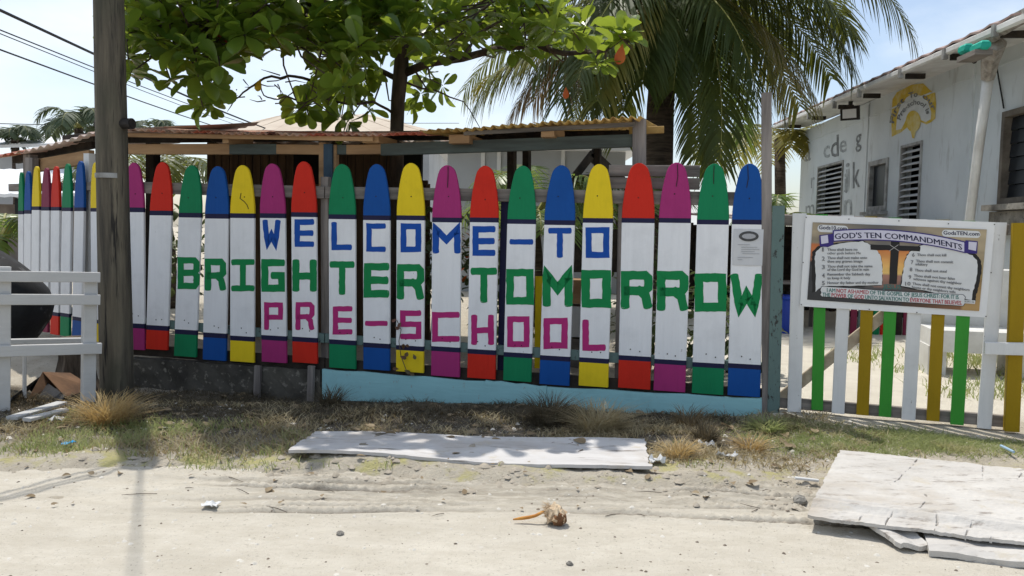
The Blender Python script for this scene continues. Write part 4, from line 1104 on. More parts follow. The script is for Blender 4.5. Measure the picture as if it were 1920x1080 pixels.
# faint wall trim: battens
for (s, w) in ((to_s(WALL.px(1624, 300)), 0.09), (to_s(WALL.px(1818, 300)), 0.06)):
    mb = MB(); mb.box(wp(s, ZT / 2 + .3, 0.006), (w, 0.02, ZT - .7), Rw); link('batten', mb, WALLWHITE, sc_)
mb = MB(); mb.box(wp((s_near + s_far) / 2, WALL.px(1820, 145).z, 0.004), (s_far - s_near, 0.012, 0.02), Rw); link('wall_joint', mb, WALLWHITE, sc_)
FRM = simple('window_frame_paint', S((168, 168, 166)), S((120, 118, 114)), 6, 0.7, 0.2)
BROWNF = simple('brown_window_frame', S((150, 130, 104)), S((104, 90, 74)), 6, 0.8, 0.2)
LOUV = simple('louvre_slat', (0.62, 0.63, 0.64, 1), (0.5, 0.5, 0.5, 1), 5, 0.6, 0.05)
def frame(h, t, mat, proud=0.02, name='window_frame'):
    s0, s1, z0, z1 = h
    out = []
    root = MB(); root.box(wp(s0 + t / 2, (z0 + z1) / 2, proud - 0.04), (t, 0.08, z1 - z0), Rw); root.box(wp(s1 - t / 2, (z0 + z1) / 2, proud - 0.04), (t, 0.08, z1 - z0), Rw)
    root.box(wp((s0 + s1) / 2, z1 - t / 2, proud - 0.04), (s1 - s0 - 2 * t, 0.08, t), Rw); root.box(wp((s0 + s1) / 2, z0 + t / 2, proud - 0.04), (s1 - s0 - 2 * t, 0.08, t), Rw)
    return link(name, root, mat, sc_)
for h, cols_ in ((H1, 2), (H3, 1)):
    w_ = frame(h, 0.035, FRM)
    s0, s1, z0, z1 = h
    n = 13
    for c_ in range(cols_):
        a0 = s0 + 0.04 + (s1 - s0 - 0.08) * c_ / cols_; a1 = s0 + 0.04 + (s1 - s0 - 0.08) * (c_ + 1) / cols_ - (0.03 if c_ < cols_ - 1 else 0)
        for k in range(n):
            z = z0 + 0.06 + (z1 - z0 - 0.12) * (k + 0.5) / n
            mb = MB(); R_ = Rw @ Matrix.Rotation(rad(-58 + random.uniform(-5, 5)), 3, 'X'); mb.box(wp((a0 + a1) / 2, z, -0.01), (a1 - a0, 0.007, 0.066), R_); link('louvre_slat', mb, LOUV, w_)
w_ = frame(H2, 0.07, FRM); mb = MB(); s0, s1, z0, z1 = H2; mb.box(wp((s0 + s1) / 2, (z0 + z1) / 2, -0.05), (s1 - s0 - 0.12, 0.01, z1 - z0 - 0.12), Rw); link('pane', mb, GLASS, w_)
mb = MB(); mb.box(wp((s0 + s1) / 2, z0 - 0.035, 0.03), (s1 - s0 + 0.08, 0.14, 0.05), Rw); link('sill', mb, FRM, w_)
w_ = frame(H4, 0.06, simple('grey_brown_frame', S((118, 110, 100)), S((84, 78, 70)), 6, .8, .2), 0.03); s0, s1, z0, z1 = H4
for k in range(6):
    mb = MB(); z = z0 + 0.06 + (z1 - z0 - 0.12) * (k + .5) / 6; mb.box(wp((s0 + s1) / 2, z, -0.05), (s1 - s0 - 0.12, 0.01, (z1 - z0 - 0.12) / 6 - 0.008), Rw @ Matrix.Rotation(rad(-6), 3, 'X')); link('glass_louvre', mb, GLASS, w_)
mb = MB(); mb.box(wp((s0 + s1) / 2, z0 - 0.04, 0.06), (s1 - s0 + 0.1, 0.20, 0.06), Rw); link('sill', mb, CONC, w_); mb = MB(); mb.box(wp((s0 + s1) / 2, z0 - 0.20, 0.04), (s1 - s0 + 0.04, 0.10, 0.24), Rw); link('sill_block', mb, CONC, w_)
# roof, soffit, gutter
EOFF = 0.52
EAVE = Plane(tuple((WALL.p + WALL.n * EOFF)[:2]), (-0.08, -1))
g0 = EAVE.px(1452, 240); g1 = EAVE.px(1830, 76)
gd = (g1 - g0)
ga = g0; gb_ = g0 + gd * 1.75
mb = MB(); mb.slab(lambda i, j: ((ga.lerp(gb_, i)) - WALL.n * (EOFF + 0.1) * j) + Vector((0, 0, 0.02 + (0.10 * j if False else 0.03 * j))), 2, 2, (0, 0, -0.03)); link('soffit', mb, GUTTER, sc_)
mb = MB(); mb.plank(ga + Vector((0, 0, 0.015)), gb_ + Vector((0, 0, 0.015)), 0.075, 0.07, WALL.n, bev=0.018); link('gutter', mb, GUTTER, sc_)
mb = MB(); nI = 150
up = -WALL.n * 3.0 + Vector((0, 0, 1.05))
mb.slab(lambda i, j: ga.lerp(gb_, i / nI) + WALL.n * 0.03 + Vector((0, 0, 0.075 + 0.014 * math.sin(i * math.pi / 2.0))) + up * j, nI + 1, 2, (0, 0, -0.02)); link('roof', mb, simple('red_roof_sheet', S((138, 112, 106)), S((160, 140, 132)), 4, 0.7, 0.1), sc_)
for px_, py_ in ((1478, 236), (1522, 220), (1571, 199), (1618, 178), (1697, 141), (1781, 105), (1876, 62)):
    p = EAVE.px(px_, py_, -0.02)
    mb = MB(); mb.box(p - WALL.n * 0.12 + Vector((0, 0, -0.012)), (0.05, 0.22, 0.06), Rw); link('rafter_tail', mb, DARKWOOD, sc_)
    mb = MB(); mb.box(p + WALL.n * 0.05 + Vector((0, 0, 0.02)), (0.05, 0.05, 0.11), Rw); link('gutter_bracket', mb, FRM, sc_)
# flood light under the eave
fl = empty('flood_light', 'black framed square flood light under the school eave', 'lamp', WALL.px(1594, 222, 0.25))
p = WALL.px(1594, 212, 0.30)
Rf = Matrix.Rotation(rad(-38), 3, 'Z') @ Matrix.Rotation(rad(12), 3, 'X'); mb = MB(); mb.box(p, (0.27, 0.07, 0.21), Rf); link('housing', mb, BLACKMET, fl)
mb = MB(); mb.box(p + Rf @ Vector((0, -0.037, -0.005)), (0.20, 0.012, 0.135), Rf); link('lens', mb, flat('lamp_lens', (0.75, 0.76, 0.76, 1)), fl)
mb = MB(); mb.box(p + Vector((0, 0, 0.14)), (0.05, 0.05, 0.12), Rw); link('bracket', mb, BLACKMET, fl)
# alphabet letters painted on the wall
FADE = simple('faded_wall_letter', (0.24, 0.255, 0.26, 1), (0.42, 0.45, 0.46, 1), 7, 0.8, 0, lo=0.4, hi=0.62); DARKL = simple('dark_wall_letter', (0.11, 0.115, 0.12, 1), (0.26, 0.275, 0.28, 1), 9, 0.8, 0)
wroot = [c_ for c_ in sc_.children if c_.name.startswith('wall') and c_.name.split('.')[0] == 'wall'][0]
def wall_text(s, x0, yb, x1, h, mat, bold=0.012):
    def fn(u, v): return WALL.px(x0 + (x1 - x0) * u, yb - (x1 - x0) * u * 0.28 - v * h, 0.004)
    o = text_on('painted_letter', s, fn, mat, wroot, bold); o['label'] = 'painted wall letter ' + s
for a_ in (('a', 1510, 300, 1519, 26, FADE), ('c', 1545, 294, 1555, 27, FADE), ('d', 1559, 292, 1571, 33, DARKL), ('e', 1575, 284, 1586, 27, FADE), ('g', 1605, 272, 1614, 27, DARKL), ('i', 1584, 356, 1587, 30, FADE), ('j', 1583, 344, 1592, 36, FADE), ('k', 1600, 348, 1611, 40, DARKL), ('r', 1521, 350, 1527, 24, FADE), ('n', 1584, 401, 1596, 36, FADE), ('m', 1512, 402, 1525, 22, FADE)):
    s_, x0_, yb_t, x1_, h_, m_t = a_; xm_ = (x0_ + x1_) / 2; wall_text(s_, xm_ - (x1_ - x0_) * .62, yb_t + h_ * .12, xm_ + (x1_ - x0_) * .62, h_ * 1.22, m_t)
# sun mural
MYEL = simple('mural_yellow', (0.58, 0.40, 0.035, 1), (0.62, 0.56, 0.30, 1), 6, 0.8, 0.05, lo=0.45, hi=0.75); MWHT = simple('mural_white', (0.62, 0.65, 0.66, 1), (0.56, 0.58, 0.58, 1), 6, 0.8, 0.05)
def mural(name, pts, lay, mat):
    mb = MB(); mb.add([WALL.px(x, y, 0.004 + lay * 0.002) for x, y in pts], [tuple(range(len(pts)))]); return link(name, mb, mat, wroot)
def MZ(x, y): return (1420 + x / 2.572, y / 2.572)
mural('sun_mural', [MZ(*q) for q in ((648, 660), (645, 560), (652, 478), (672, 446), (712, 425), (745, 408), (800, 402), (830, 432), (858, 448), (862, 500), (858, 572), (836, 590), (815, 600), (780, 585), (740, 600), (715, 620), (690, 640), (668, 650))], 0, MYEL)
mural('mural_arch', [MZ(*q) for q in ((668, 628), (674, 560), (690, 510), (720, 470), (750, 452), (790, 462), (822, 490), (838, 540), (836, 575), (812, 588), (790, 580), (770, 558), (745, 552), (722, 566), (706, 600), (694, 622))], 1, MWHT)
mural('mural_sun', [MZ(752 + 36 * math.cos(t), 585 + 52 * math.sin(t) + (30 if abs(t - math.pi / 2) < .25 else 0)) for t in [2 * math.pi * k / 26 for k in range(26)]], 2, MYEL)
def arctext(s, r, a0, a1, h, cx, cy):
    v, f = text2d(s, 0.02); x0, x1 = v[:, 0].min(), v[:, 0].max(); mb = MB(); vs_ = []
    for x, y in v:
        t = a0 + (a1 - a0) * (x - x0) / (x1 - x0); rr = r + y / .7 * h
        q = MZ(cx - rr * math.cos(t) * 0.78, cy - rr * math.sin(t) * 1.0 - (-math.cos(t)) * 20); vs_.append(WALL.px(q[0], q[1], 0.0105))
    mb.add(vs_, f); o = link('mural_text', mb, DARKL, wroot); o['label'] = 'arched mural words ' + s
for wd_, a0_, a1_ in (('First', .12, 1.12), ('To', 1.36, 1.78), ('our', 2.02, 2.85)): arctext(wd_, 122, a0_, a1_, 27, 752, 590)
for wd_, a0_, a1_ in (('Pre-school', .35, 2.42), ('is', 2.62, 2.92)): arctext(wd_, 84, a0_, a1_, 25, 752, 590)
# downpipe wrapped at the elbow, cloth bundle
dp = empty('downpipe', 'white downpipe leaning on the school wall with a foil wrapped elbow', 'pipe', WALL.px(1818, 405, 0.2))
mb = MB(); mb.tube([WALL.px(1853, 145, 0.34), WALL.px(1836, 270, 0.3), WALL.px(1812, 460, 0.26), WALL.px(1800, 560, 0.2)], [0.052, 0.047, 0.045, 0.045], 14); link('pipe', mb, GUTTER, dp, smooth=True)
FOIL = simple('crumpled_foil_tape', S((176, 170, 162)), S((120, 112, 104)), 14, 0.45, 0.8, metal=0.25)
pts = [WALL.px(1852, 148, 0.35), WALL.px(1858, 112, 0.38), WALL.px(1868, 84, 0.42), WALL.px(1860, 68, 0.46), WALL.px(1890, 48, 0.48), WALL.px(1935, 24, 0.5)]
mb = lumpy_tube(pts, [0.062, 0.085, 0.095, 0.07, 0.065, 0.06], 14, 0.9, 2.9); link('foil_wrap', mb, FOIL, dp)
cb = empty('cloth_bundle', 'bright green cloth bundle on a board under the school gutter', 'cloth', WALL.px(1826, 108, 0.4))
mb = MB(); mb.box(WALL.px(1827, 105, 0.66), (0.36, 0.16, 0.05), Rw); link('board', mb, GREYWOOD_H, cb)
TEAL = simple('green_cloth', (0.01, 0.36, 0.25, 1), (0.03, 0.42, 0.33, 1), 14, 0.7, 0.4)
for (x, y, w) in ((1811, 92, 0.14), (1838, 88, 0.22)):
    mb = MB(); mb.board([(WALL.px(x, y, 0.66) + WE * (w / 2) * k_, 0.085 * s_, 0) for k_, s_ in ((-1, .6), (-.8, 1), (0, .92), (.8, 1), (1, .55))], Vector((0, 0, 1)), WALL.n, 0.09, 0.03); link('bundle', mb, TEAL, cb)
cc = empty('security_camera', 'small black security camera under the green cloth bundle', 'camera', WALL.px(1822, 116, 0.42))
mb = MB(); mb.tube([WALL.px(1818, 108, 0.42), WALL.px(1827, 115, 0.5)], [0.02, 0.024], 10); link('body', mb, BLACKMET, cc)
mb = MB(); mb.tube([WALL.px(1868, 120, 0.06), WALL.px(1873, 150, 0.02), WALL.px(1880, 190, 0.02), WALL.px(1882, 203, 0.02)], [0.008] * 4, 6); tag(link('wall_cable', mb, CABLE), 'thin black cable hanging down the school wall to the window', 'cable')

# ------------------------------------------------------------------ yard behind the gate
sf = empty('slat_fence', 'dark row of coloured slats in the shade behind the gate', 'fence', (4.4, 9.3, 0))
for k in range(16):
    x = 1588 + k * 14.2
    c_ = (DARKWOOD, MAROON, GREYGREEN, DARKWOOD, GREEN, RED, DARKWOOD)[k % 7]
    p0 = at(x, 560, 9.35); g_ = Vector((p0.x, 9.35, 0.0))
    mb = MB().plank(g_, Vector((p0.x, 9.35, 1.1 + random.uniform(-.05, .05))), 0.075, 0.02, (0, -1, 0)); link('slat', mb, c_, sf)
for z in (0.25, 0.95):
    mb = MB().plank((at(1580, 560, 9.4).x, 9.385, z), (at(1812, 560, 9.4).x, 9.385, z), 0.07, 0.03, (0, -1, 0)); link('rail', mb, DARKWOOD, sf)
sr = empty('shade_roof', 'low corrugated lean-to shading the back of the yard beside the school', 'lean-to', (4.0, 10.5, 0))
mb = MB(); mb.slab(lambda i, j: Vector((2.6 + 2.45 * i / 24, 9.5 + 2.9 * j, 1.36 + 0.12 * j + 0.012 * math.sin(i * 1.8))), 25, 2, (0, 0, -0.02)); link('roof', mb, PALESHEET, sr)
for x in (2.7, 4.9):
    for y in (9.6, 12.2):
        mb = MB().plank((x, y, 0), (x, y, 1.33), 0.07, 0.07, (0, -1, 0)); link('post', mb, DARKWOOD, sr)
mb = MB(); mb.box((3.85, 12.35, 0.65), (2.5, 0.05, 1.3)); link('back_wall', mb, DARKWOOD, sr)
tb = empty('plant_table', 'slatted table with dark pots under the lean-to behind the gate', 'table', (3.55, 9.9, 0))
for z in (0.32, 0.58):
    mb = MB(); mb.box((3.45, 9.9, z), (0.75, 0.4, 0.03)); link('shelf', mb, GREYWOOD_H, tb)
for x in (3.12, 3.78):
    for y in (9.74, 10.06):
        mb = MB(); mb.box((x, y, 0.29), (0.04, 0.04, 0.56)); link('leg', mb, GREYWOOD, tb)
for k, x in enumerate((3.2, 3.42, 3.64)):
    pt = empty('plant_pot', ('squat black pot at the left of the table shelf', 'middle black pot on the table shelf', 'black pot at the right of the table shelf')[k], 'pot', (x, 9.85, 0.335))
    mb = MB(); mb.tube([(x, 9.85, 0.336), (x, 9.85, 0.46), (x, 9.85, 0.48)], [0.055, 0.075, 0.08], 12); link('pot_body', mb, BLACKMET, pt)
bb = empty('plastic_bin', 'blue plastic bin beside the gate post in the yard', 'bin', at(1474, 632, 9.4))
p = at(1474, 630, 9.4); p.z = 0.0
mb = MB(); mb.tube([p, p + Vector((0, 0, .06)), p + Vector((0, 0, 0.40)), p + Vector((0, 0, 0.42)), p + Vector((0, 0, 0.45))], [0.13, 0.14, 0.16, 0.18, 0.175], 20); link('bin_body', mb, flat('blue_plastic', (0.012, 0.05, 0.38, 1), 0.35), bb, smooth=False)
wb = empty('concrete_bench', 'white concrete bench block by the school wall, seen right of the gate slats', 'bench', (4.0, 6.8, 0))
BWH = simple('white_concrete', (0.70, 0.70, 0.68, 1), (0.56, 0.55, 0.52, 1), 4, 0.85, 0.25)
Rb = Matrix.Rotation(-0.25, 3, 'Z')
for c_, s_ in (((3.95, 6.75, 0.30), (0.80, 0.50, 0.18)), ((3.62, 6.84, 0.125), (0.14, 0.40, 0.25)), ((4.24, 6.68, 0.125), (0.14, 0.40, 0.25))):
    mb = MB(); mb.box(c_, s_, Rb); link('seat' if s_[0] > .5 else 'leg', mb, BWH, wb)
mb = MB(); mb.box((4.05, 7.02, 0.62), (0.95, 0.08, 0.54), Rb @ Matrix.Rotation(0.12, 3, 'X')); link('backrest', mb, BWH, wb)

# ------------------------------------------------------------------ white railing and rubbish at the left edge
rl = empty('white_railing', 'white painted wooden railing at the left edge beside the utility pole', 'railing', at(85, 770, 5.0))
def rp(x, y, off=0.0): return RAILP.px(x, y, off)
upright(rl, RAILP, 8, 500, 6, 788, 23, 0, 0.08, RAILWHITE, 'post'); upright(rl, RAILP, 168, 520, 165, 752, 24, 0, 0.08, RAILWHITE, 'post')
for (y0, y1, h, xe) in ((518, 520, 21, 187), (562, 562, 21, 187), (657, 653, 22, 190)):
    rail(rl, RAILP, -90, y0 + (-1 if y0 < 600 else 4), xe, y1, h, 0.06, 0.035, RAILWHITE, 'rail')
rail(rl, RAILP, -60, 642, 156, 638, 10, -0.30, 0.05, RAILWHITE, 'rail')
upright(rl, RAILP, 46, 640, 46, 745, 6, -0.30, 0.05, RAILWHITE, 'post'); upright(rl, RAILP, -80, 500, -84, 790, 23, 0, 0.08, RAILWHITE, 'post')
BLKPL = simple('black_plastic', S((42, 43, 46)), S((30, 30, 32)), 5, 0.68, 0.45, speck=(9, 0.60, 0.70), speck_col=S((104, 104, 106)))
tub = empty('water_tub', 'big black plastic tub tipped on its side behind the white railing', 'tub', at(10, 640, 5.9))
c = at(-22, 552, 5.9); Rt = Matrix.Rotation(rad(38), 3, 'Y') @ Matrix.Rotation(rad(-15), 3, 'X')
mb = MB()
prof = [(0.0, 0.30), (0.16, 0.295), (0.28, 0.27), (0.36, 0.22), (0.41, 0.12), (0.43, -0.02), (0.435, -0.10), (0.465, -0.105), (0.465, -0.14), (0.42, -0.14), (0.41, -0.02), (0.36, 0.17), (0.20, 0.26), (0.0, 0.275)]
n = 36; vs_ = []
for (r_, z) in prof:
    for k in range(n):
        t = 2 * math.pi * k / n; vs_.append(c + Rt @ Vector((max(r_, .002) * math.cos(t) * 1.05, max(r_, .002) * math.sin(t) * 1.02, z * 1.0)))
mb.add(vs_, [(i * n + k, i * n + (k + 1) % n, (i + 1) * n + (k + 1) % n, (i + 1) * n + k) for i in range(len(prof) - 1) for k in range(n)])
link('tub_shell', mb, BLKPL, tub, smooth=True)
CARD = simple('brown_cardboard', S((120, 90, 66)), S((88, 66, 50)), 6, 0.9, 0.3)
def sheet_fold(pts, rows, th):
    mb = MB(); mb.slab(lambda i, j: pts[i][j], len(pts), rows, (0, 0.0, -th)); return mb
def G3(px_, py_, dz=0.0):
    p = on_z(px_, py_, 0.0); p = on_z(px_, py_, gz(p.x, p.y) if p.y < 7 else 0); return p + Vector((0, 0, dz))
a = G3(52, 752); ap_ = at(80, 697, 5.35); b_ = G3(124, 748)
mb = sheet_fold([[a + Vector((0, 0, .01)), a + Vector((-.02, .35, 0.02))], [ap_, ap_ + Vector((.02, .3, -.06))], [b_ + Vector((0, 0, .01)), b_ + Vector((.03, .3, .02))]], 2, 0.006)
tag(link('cardboard_sheet', mb, CARD), 'folded brown cardboard peak under the white railing', 'cardboard')
q = [G3(22, 760, .05), G3(75, 738, .12), G3(122, 757, .05)]
mb = MB(); mb.slab(lambda i, j: q[i] + Vector((0.0, -0.12 * j, -0.06 * j)), 3, 2, (0, 0, -0.012)); tag(link('rubber_flap', mb, BLKPL), 'crumpled dark rubber flap under the cardboard peak', 'debris')
for (x0, y0, x1, y1, w, lab) in ((22, 794, 116, 766, 0.07, 'white broken slat lying nearest the railing post, upper of two'), (50, 797, 122, 780, 0.06, 'white broken slat lying on the verge, lower of two')):
    mb = MB().plank(G3(x0, y0, 0.03), G3(x1, y1, 0.035), w, 0.02, (0, 0, 1)); tag(link('wood_scrap', mb, RAILWHITE), lab, 'slat', 'broken white slats by the railing')
st = empty('tree_stump', 'ragged dark tree stump behind the white railing', 'stump', G3(95, 730))
p = G3(96, 735); p.y += 0.3
mb = lumpy_tube([p + Vector((0, 0, -.05)), p + Vector((0, 0, .05)), p + Vector((.01, 0, .2)), p + Vector((0, 0, .36))], [.19, .15, .12, .10], 14, 1.0, 2.7)
link('stump_wood', mb, simple('stump_bark', S((112, 98, 84)), S((52, 44, 38)), 16, 0.95, 0.8, (1, 1, .2)), st)

# ------------------------------------------------------------------ boards on the ground
def board_mat(name, c0, c1, st, crack=S((120, 112, 104))):
    m, nt, b, g = base_mat(name); pos = g.outputs['Position']
    c = mix(nt, ramp(nt, noise(nt, pos, 6, 6, 0.7, st), 0.36, 0.66), c0, c1)
    c = mix(nt, ramp(nt, noise(nt, pos, 24, 5, 0.7, st), 0.57, 0.68), c, crack)
    c = mix(nt, ramp(nt, noise(nt, pos, 2.3, 4, 0.65), 0.50, 0.72), c, tuple(x * k_ for x, k_ in zip(c1[:3], (0.92, 0.86, 0.78))) + (1,))
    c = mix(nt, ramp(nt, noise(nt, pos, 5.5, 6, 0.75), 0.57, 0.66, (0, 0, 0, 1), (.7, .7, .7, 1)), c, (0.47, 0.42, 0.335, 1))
    nt.links.new(c, b.inputs['Base Color']); b.inputs['Roughness'].default_value = 0.85; bump(nt, b, noise(nt, pos, 40, 5, 0.7, st), 0.5, 0.008)
    return m
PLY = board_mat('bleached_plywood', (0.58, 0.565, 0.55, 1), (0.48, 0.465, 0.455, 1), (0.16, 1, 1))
c00, c10, c11, c01 = on_z(541, 853, 0.035), on_z(1222, 880, 0.035), on_z(1207, 824, 0.035), on_z(592, 808, 0.035)
def PB(i, j):
    u, v = i / 46, j / 14
    p = (c00.lerp(c10, u)).lerp(c01.lerp(c11, u), v)
    x = p.x; 
    if i == 46: p = p + Vector((0.006 * math.sin(j * 2.3) + random.uniform(-.009, .007), 0, 0))
    if i == 0: p = p + Vector((random.uniform(-.008, .008), 0, 0))
    return p + Vector((0, random.uniform(-.004, .004) if j in (0, 14) else 0, 0.012 * math.sin(u * 5 + 1) * (1 - v) + 0.006 * math.sin(v * 6 + u * 9) + 0.015 * (1 - v)))
mb = MB(); mb.slab(PB, 47, 15, (0, 0, -0.016)); tag(link('plywood_board', mb, PLY), 'long bleached plywood board lying on the verge under dappled shade', 'board')
SLABM = board_mat('cracked_white_slab', (0.56, 0.535, 0.495, 1), (0.45, 0.425, 0.39, 1), (0.35, 1, 1), S((140, 132, 124)))
zS = 0.06
d00, d10, d11, d01 = on_z(1513, 962, zS), on_z(2040, 1028, zS), on_z(2040, 894, zS), on_z(1577, 842, zS)
CR = [[(.335, 1.0), (.325, .85), (.30, .72), (.29, .6), (.265, .5)], [(.60, 1.0), (.605, .90), (.61, .78)], [(.735, 1.0), (.755, .92), (.74, .8)], [(.40, .45), (.425, .36), (.41, .25), (.39, .2)],
      [(.30, 0.0), (.305, .08), (.315, .15)], [(.48, 0.0), (.485, .08), (.475, .15)], [(.59, 0.0), (.60, .08), (.605, .15)], [(.20, 0), (.205, .06), (.215, .1)], [(0.68, 0.0), (.685, .1)]]
segs = []
for c_ in CR:
    for a_, b2_ in zip(c_, c_[1:]): segs.append((np.array(a_), np.array(b2_)))
NUs, NVs = 340, 210
def slab_pt():
    out = np.zeros((NUs, NVs, 3))
    us = np.linspace(0, 1, NUs); vs2 = np.linspace(0, 1, NVs)
    U, V = np.meshgrid(us, vs2, indexing='ij')
    A0, B0, B1, A1 = [np.array(q) for q in (d00, d10, d11, d01)]
    Pp = ((1 - U)[..., None] * A0 + U[..., None] * B0) * (1 - V)[..., None] + ((1 - U)[..., None] * A1 + U[..., None] * B1) * V[..., None]
    Lx = np.linalg.norm(B0 - A0); Ly = np.linalg.norm(A1 - A0)
    dmin = np.full(U.shape, 9.0)
    for a_, b2_ in segs:
        ax_ = np.stack([(U - a_[0]) * Lx, (V - a_[1]) * Ly], -1); bx = np.array([(b2_[0] - a_[0]) * Lx, (b2_[1] - a_[1]) * Ly])
        t = np.clip((ax_ @ bx) / (bx @ bx), 0, 1); dd = np.linalg.norm(ax_ - t[..., None] * bx, axis=-1) + 0.006 * fbm(U * 60, V * 60, 3)
        dmin = np.minimum(dmin, dd)
    z = -0.009 * sstep(0.0032, 0.0008, dmin) * sstep(-0.12, 0.06, fbm(U * 30, V * 30, 2)) + 0.018 * fbm(U * 2.5, V * 2.5, 3) + 0.007 * fbm(U * 9, V * 40, 4) + 0.004 * fbm(U * 60, V * 60, 2)
    z += 0.013 * np.exp(-((V - 0.155) / 0.018) ** 2) - 0.010 * np.exp(-((V - 0.105) / 0.018) ** 2) + 0.008 * np.exp(-((V - 0.205) / 0.014) ** 2)
    z -= 0.004 * sstep(0.05, 0.0, V)
    for e_, w_ in ((V < 1 / NVs, 1), (V > 1 - 1 / NVs, 1)):
        pass
    Pp[..., 2] += z
    rag = 0.028 * fbm(U * 16, V * 0, 4)
    Pp[:, 0, 1] += rag[:, 0]; Pp[:, -1, 1] += 1.3 * rag[:, -1]
    Pp[0, :, 0] += 0.02 * fbm(V[0] * 20, V[0] * 0 + 5, 3)
    return Pp
SP_ = slab_pt()
mb = MB(); mb.slab(lambda i, j: SP_[i, j], NUs, NVs, (0, 0, -0.013)); tag(link('cracked_slab', mb, SLABM), 'large cracked white panel lying on the ground at the lower right', 'panel')
r00, r10, r11, r01 = on_z(1688, 1020, .02), on_z(1742, 1022, .012), on_z(1697, 984, .035), on_z(1630, 980, .04)
mb = MB(); mb.slab(lambda i, j: (r00.lerp(r10, i / 8)).lerp(r01.lerp(r11, i / 8), j / 8) + Vector((random.uniform(-.004, .004), random.uniform(-.004, .004), 0.006 * math.sin(i * .9))), 9, 9, (0, 0, -0.018)); tag(link('slab_fragment', mb, SLABM), 'small broken white fragment in front of the cracked panel', 'fragment')
r00, r10, r11, r01 = on_z(1742, 1026, .022), on_z(2000, 1058, .022), on_z(2000, 1026, .026), on_z(1731, 998, .026)
mb = MB(); mb.slab(lambda i, j: (r00.lerp(r10, i / 14)).lerp(r01.lerp(r11, i / 14), j / 4) + Vector((0, random.uniform(-.004, .004), 0.004 * math.sin(i * .7) - (0.012 if j == 0 else 0))), 15, 5, (0, 0, -0.022)); tag(link('broken_sheet', mb, SLABM), 'narrow broken white panel half under the cracked one at the bottom right', 'panel')

# ------------------------------------------------------------------ foliage
ALM = leafy('almond_leaf', (0.060, 0.125, 0.020, 1), (0.105, 0.190, 0.028, 1), 0.46, (0.46, 0.55, 0.055, 1), 0.26, 2.2, 0.6, ((0.24, 0.26, 0.03, 1), 0.68))
BARK = simple('dark_bark', S((84, 72, 62)), S((52, 45, 40)), 12, 0.95, 0.7, (1, 1, 0.3))
TW = simple('twig_bark', S((96, 84, 72)), S((62, 54, 48)), 20, 0.9, 0.3)
AUT = leafy('dying_leaf', (0.50, 0.09, 0.02, 1), (0.60, 0.20, 0.04, 1), 0.4, (0.7, 0.15, 0.03, 1), 0.5)
YLF = leafy('yellow_leaf', (0.55, 0.42, 0.03, 1), (0.50, 0.30, 0.03, 1), 0.4, (0.7, 0.5, 0.04, 1), 0.5)

def leaf_template(n=5):
    rows = [(0.0, 0.015), (0.14, 0.07), (0.38, 0.19), (0.66, 0.285), (0.86, 0.255), (0.97, 0.13), (1.0, 0.02)]
    v, f = [], []
    for t, w in rows:
        z = -0.22 * t * t
        v += [(-w, t, z + 0.28 * w), (0, t, z), (w, t, z + 0.28 * w)]
    for i in range(len(rows) - 1):
        for k in range(2):
            a_ = i * 3 + k; f.append((a_, a_ + 1, a_ + 4, a_ + 3))
    return np.array(v), np.array(f)
LV, LF = leaf_template()
lower = [(225, 40), (236, 135), (252, 150), (262, 100), (300, 95), (320, 150), (350, 140), (365, 165), (385, 200), (410, 170), (425, 140), (470, 120), (540, 115), (575, 140), (600, 175), (640, 205), (662, 215), (690, 160), (735, 150), (770, 180), (800, 170), (850, 120), (880, 110), (930, 120), (1000, 125), (1040, 140), (1070, 120), (1100, 110), (1125, 105), (1128, -400)]
upper = [(225, -900), (920, -900), (985, -60), (1040, 10), (1095, 45), (1130, 60)]
LX, LY = zip(*lower); UX, UY = zip(*upper)
tree = empty('almond_tree', 'broad leaved sea almond tree spreading over the fence and shelter', 'tree', (-1.15, 8.0, 0))
T0 = at(745, 330, 8.0)
trunk_pts = [Vector((T0.x, 8.0, -0.05)), Vector((T0.x, 8.0, 0.8)), at(745, 330, 8.0), at(744, 250, 8.0), at(746, 190, 8.0), at(752, 130, 8.0), at(756, 80, 8.0), at(750, 10, 7.9), at(735, -120, 7.8), at(742, -300, 7.8)]
mb = lumpy_tube(trunk_pts, [.10, .085, .07, .068, .070, .075, .065, .055, .045, .03], 12, 0.25, 1.9); link('trunk', mb, BARK, tree, smooth=True)
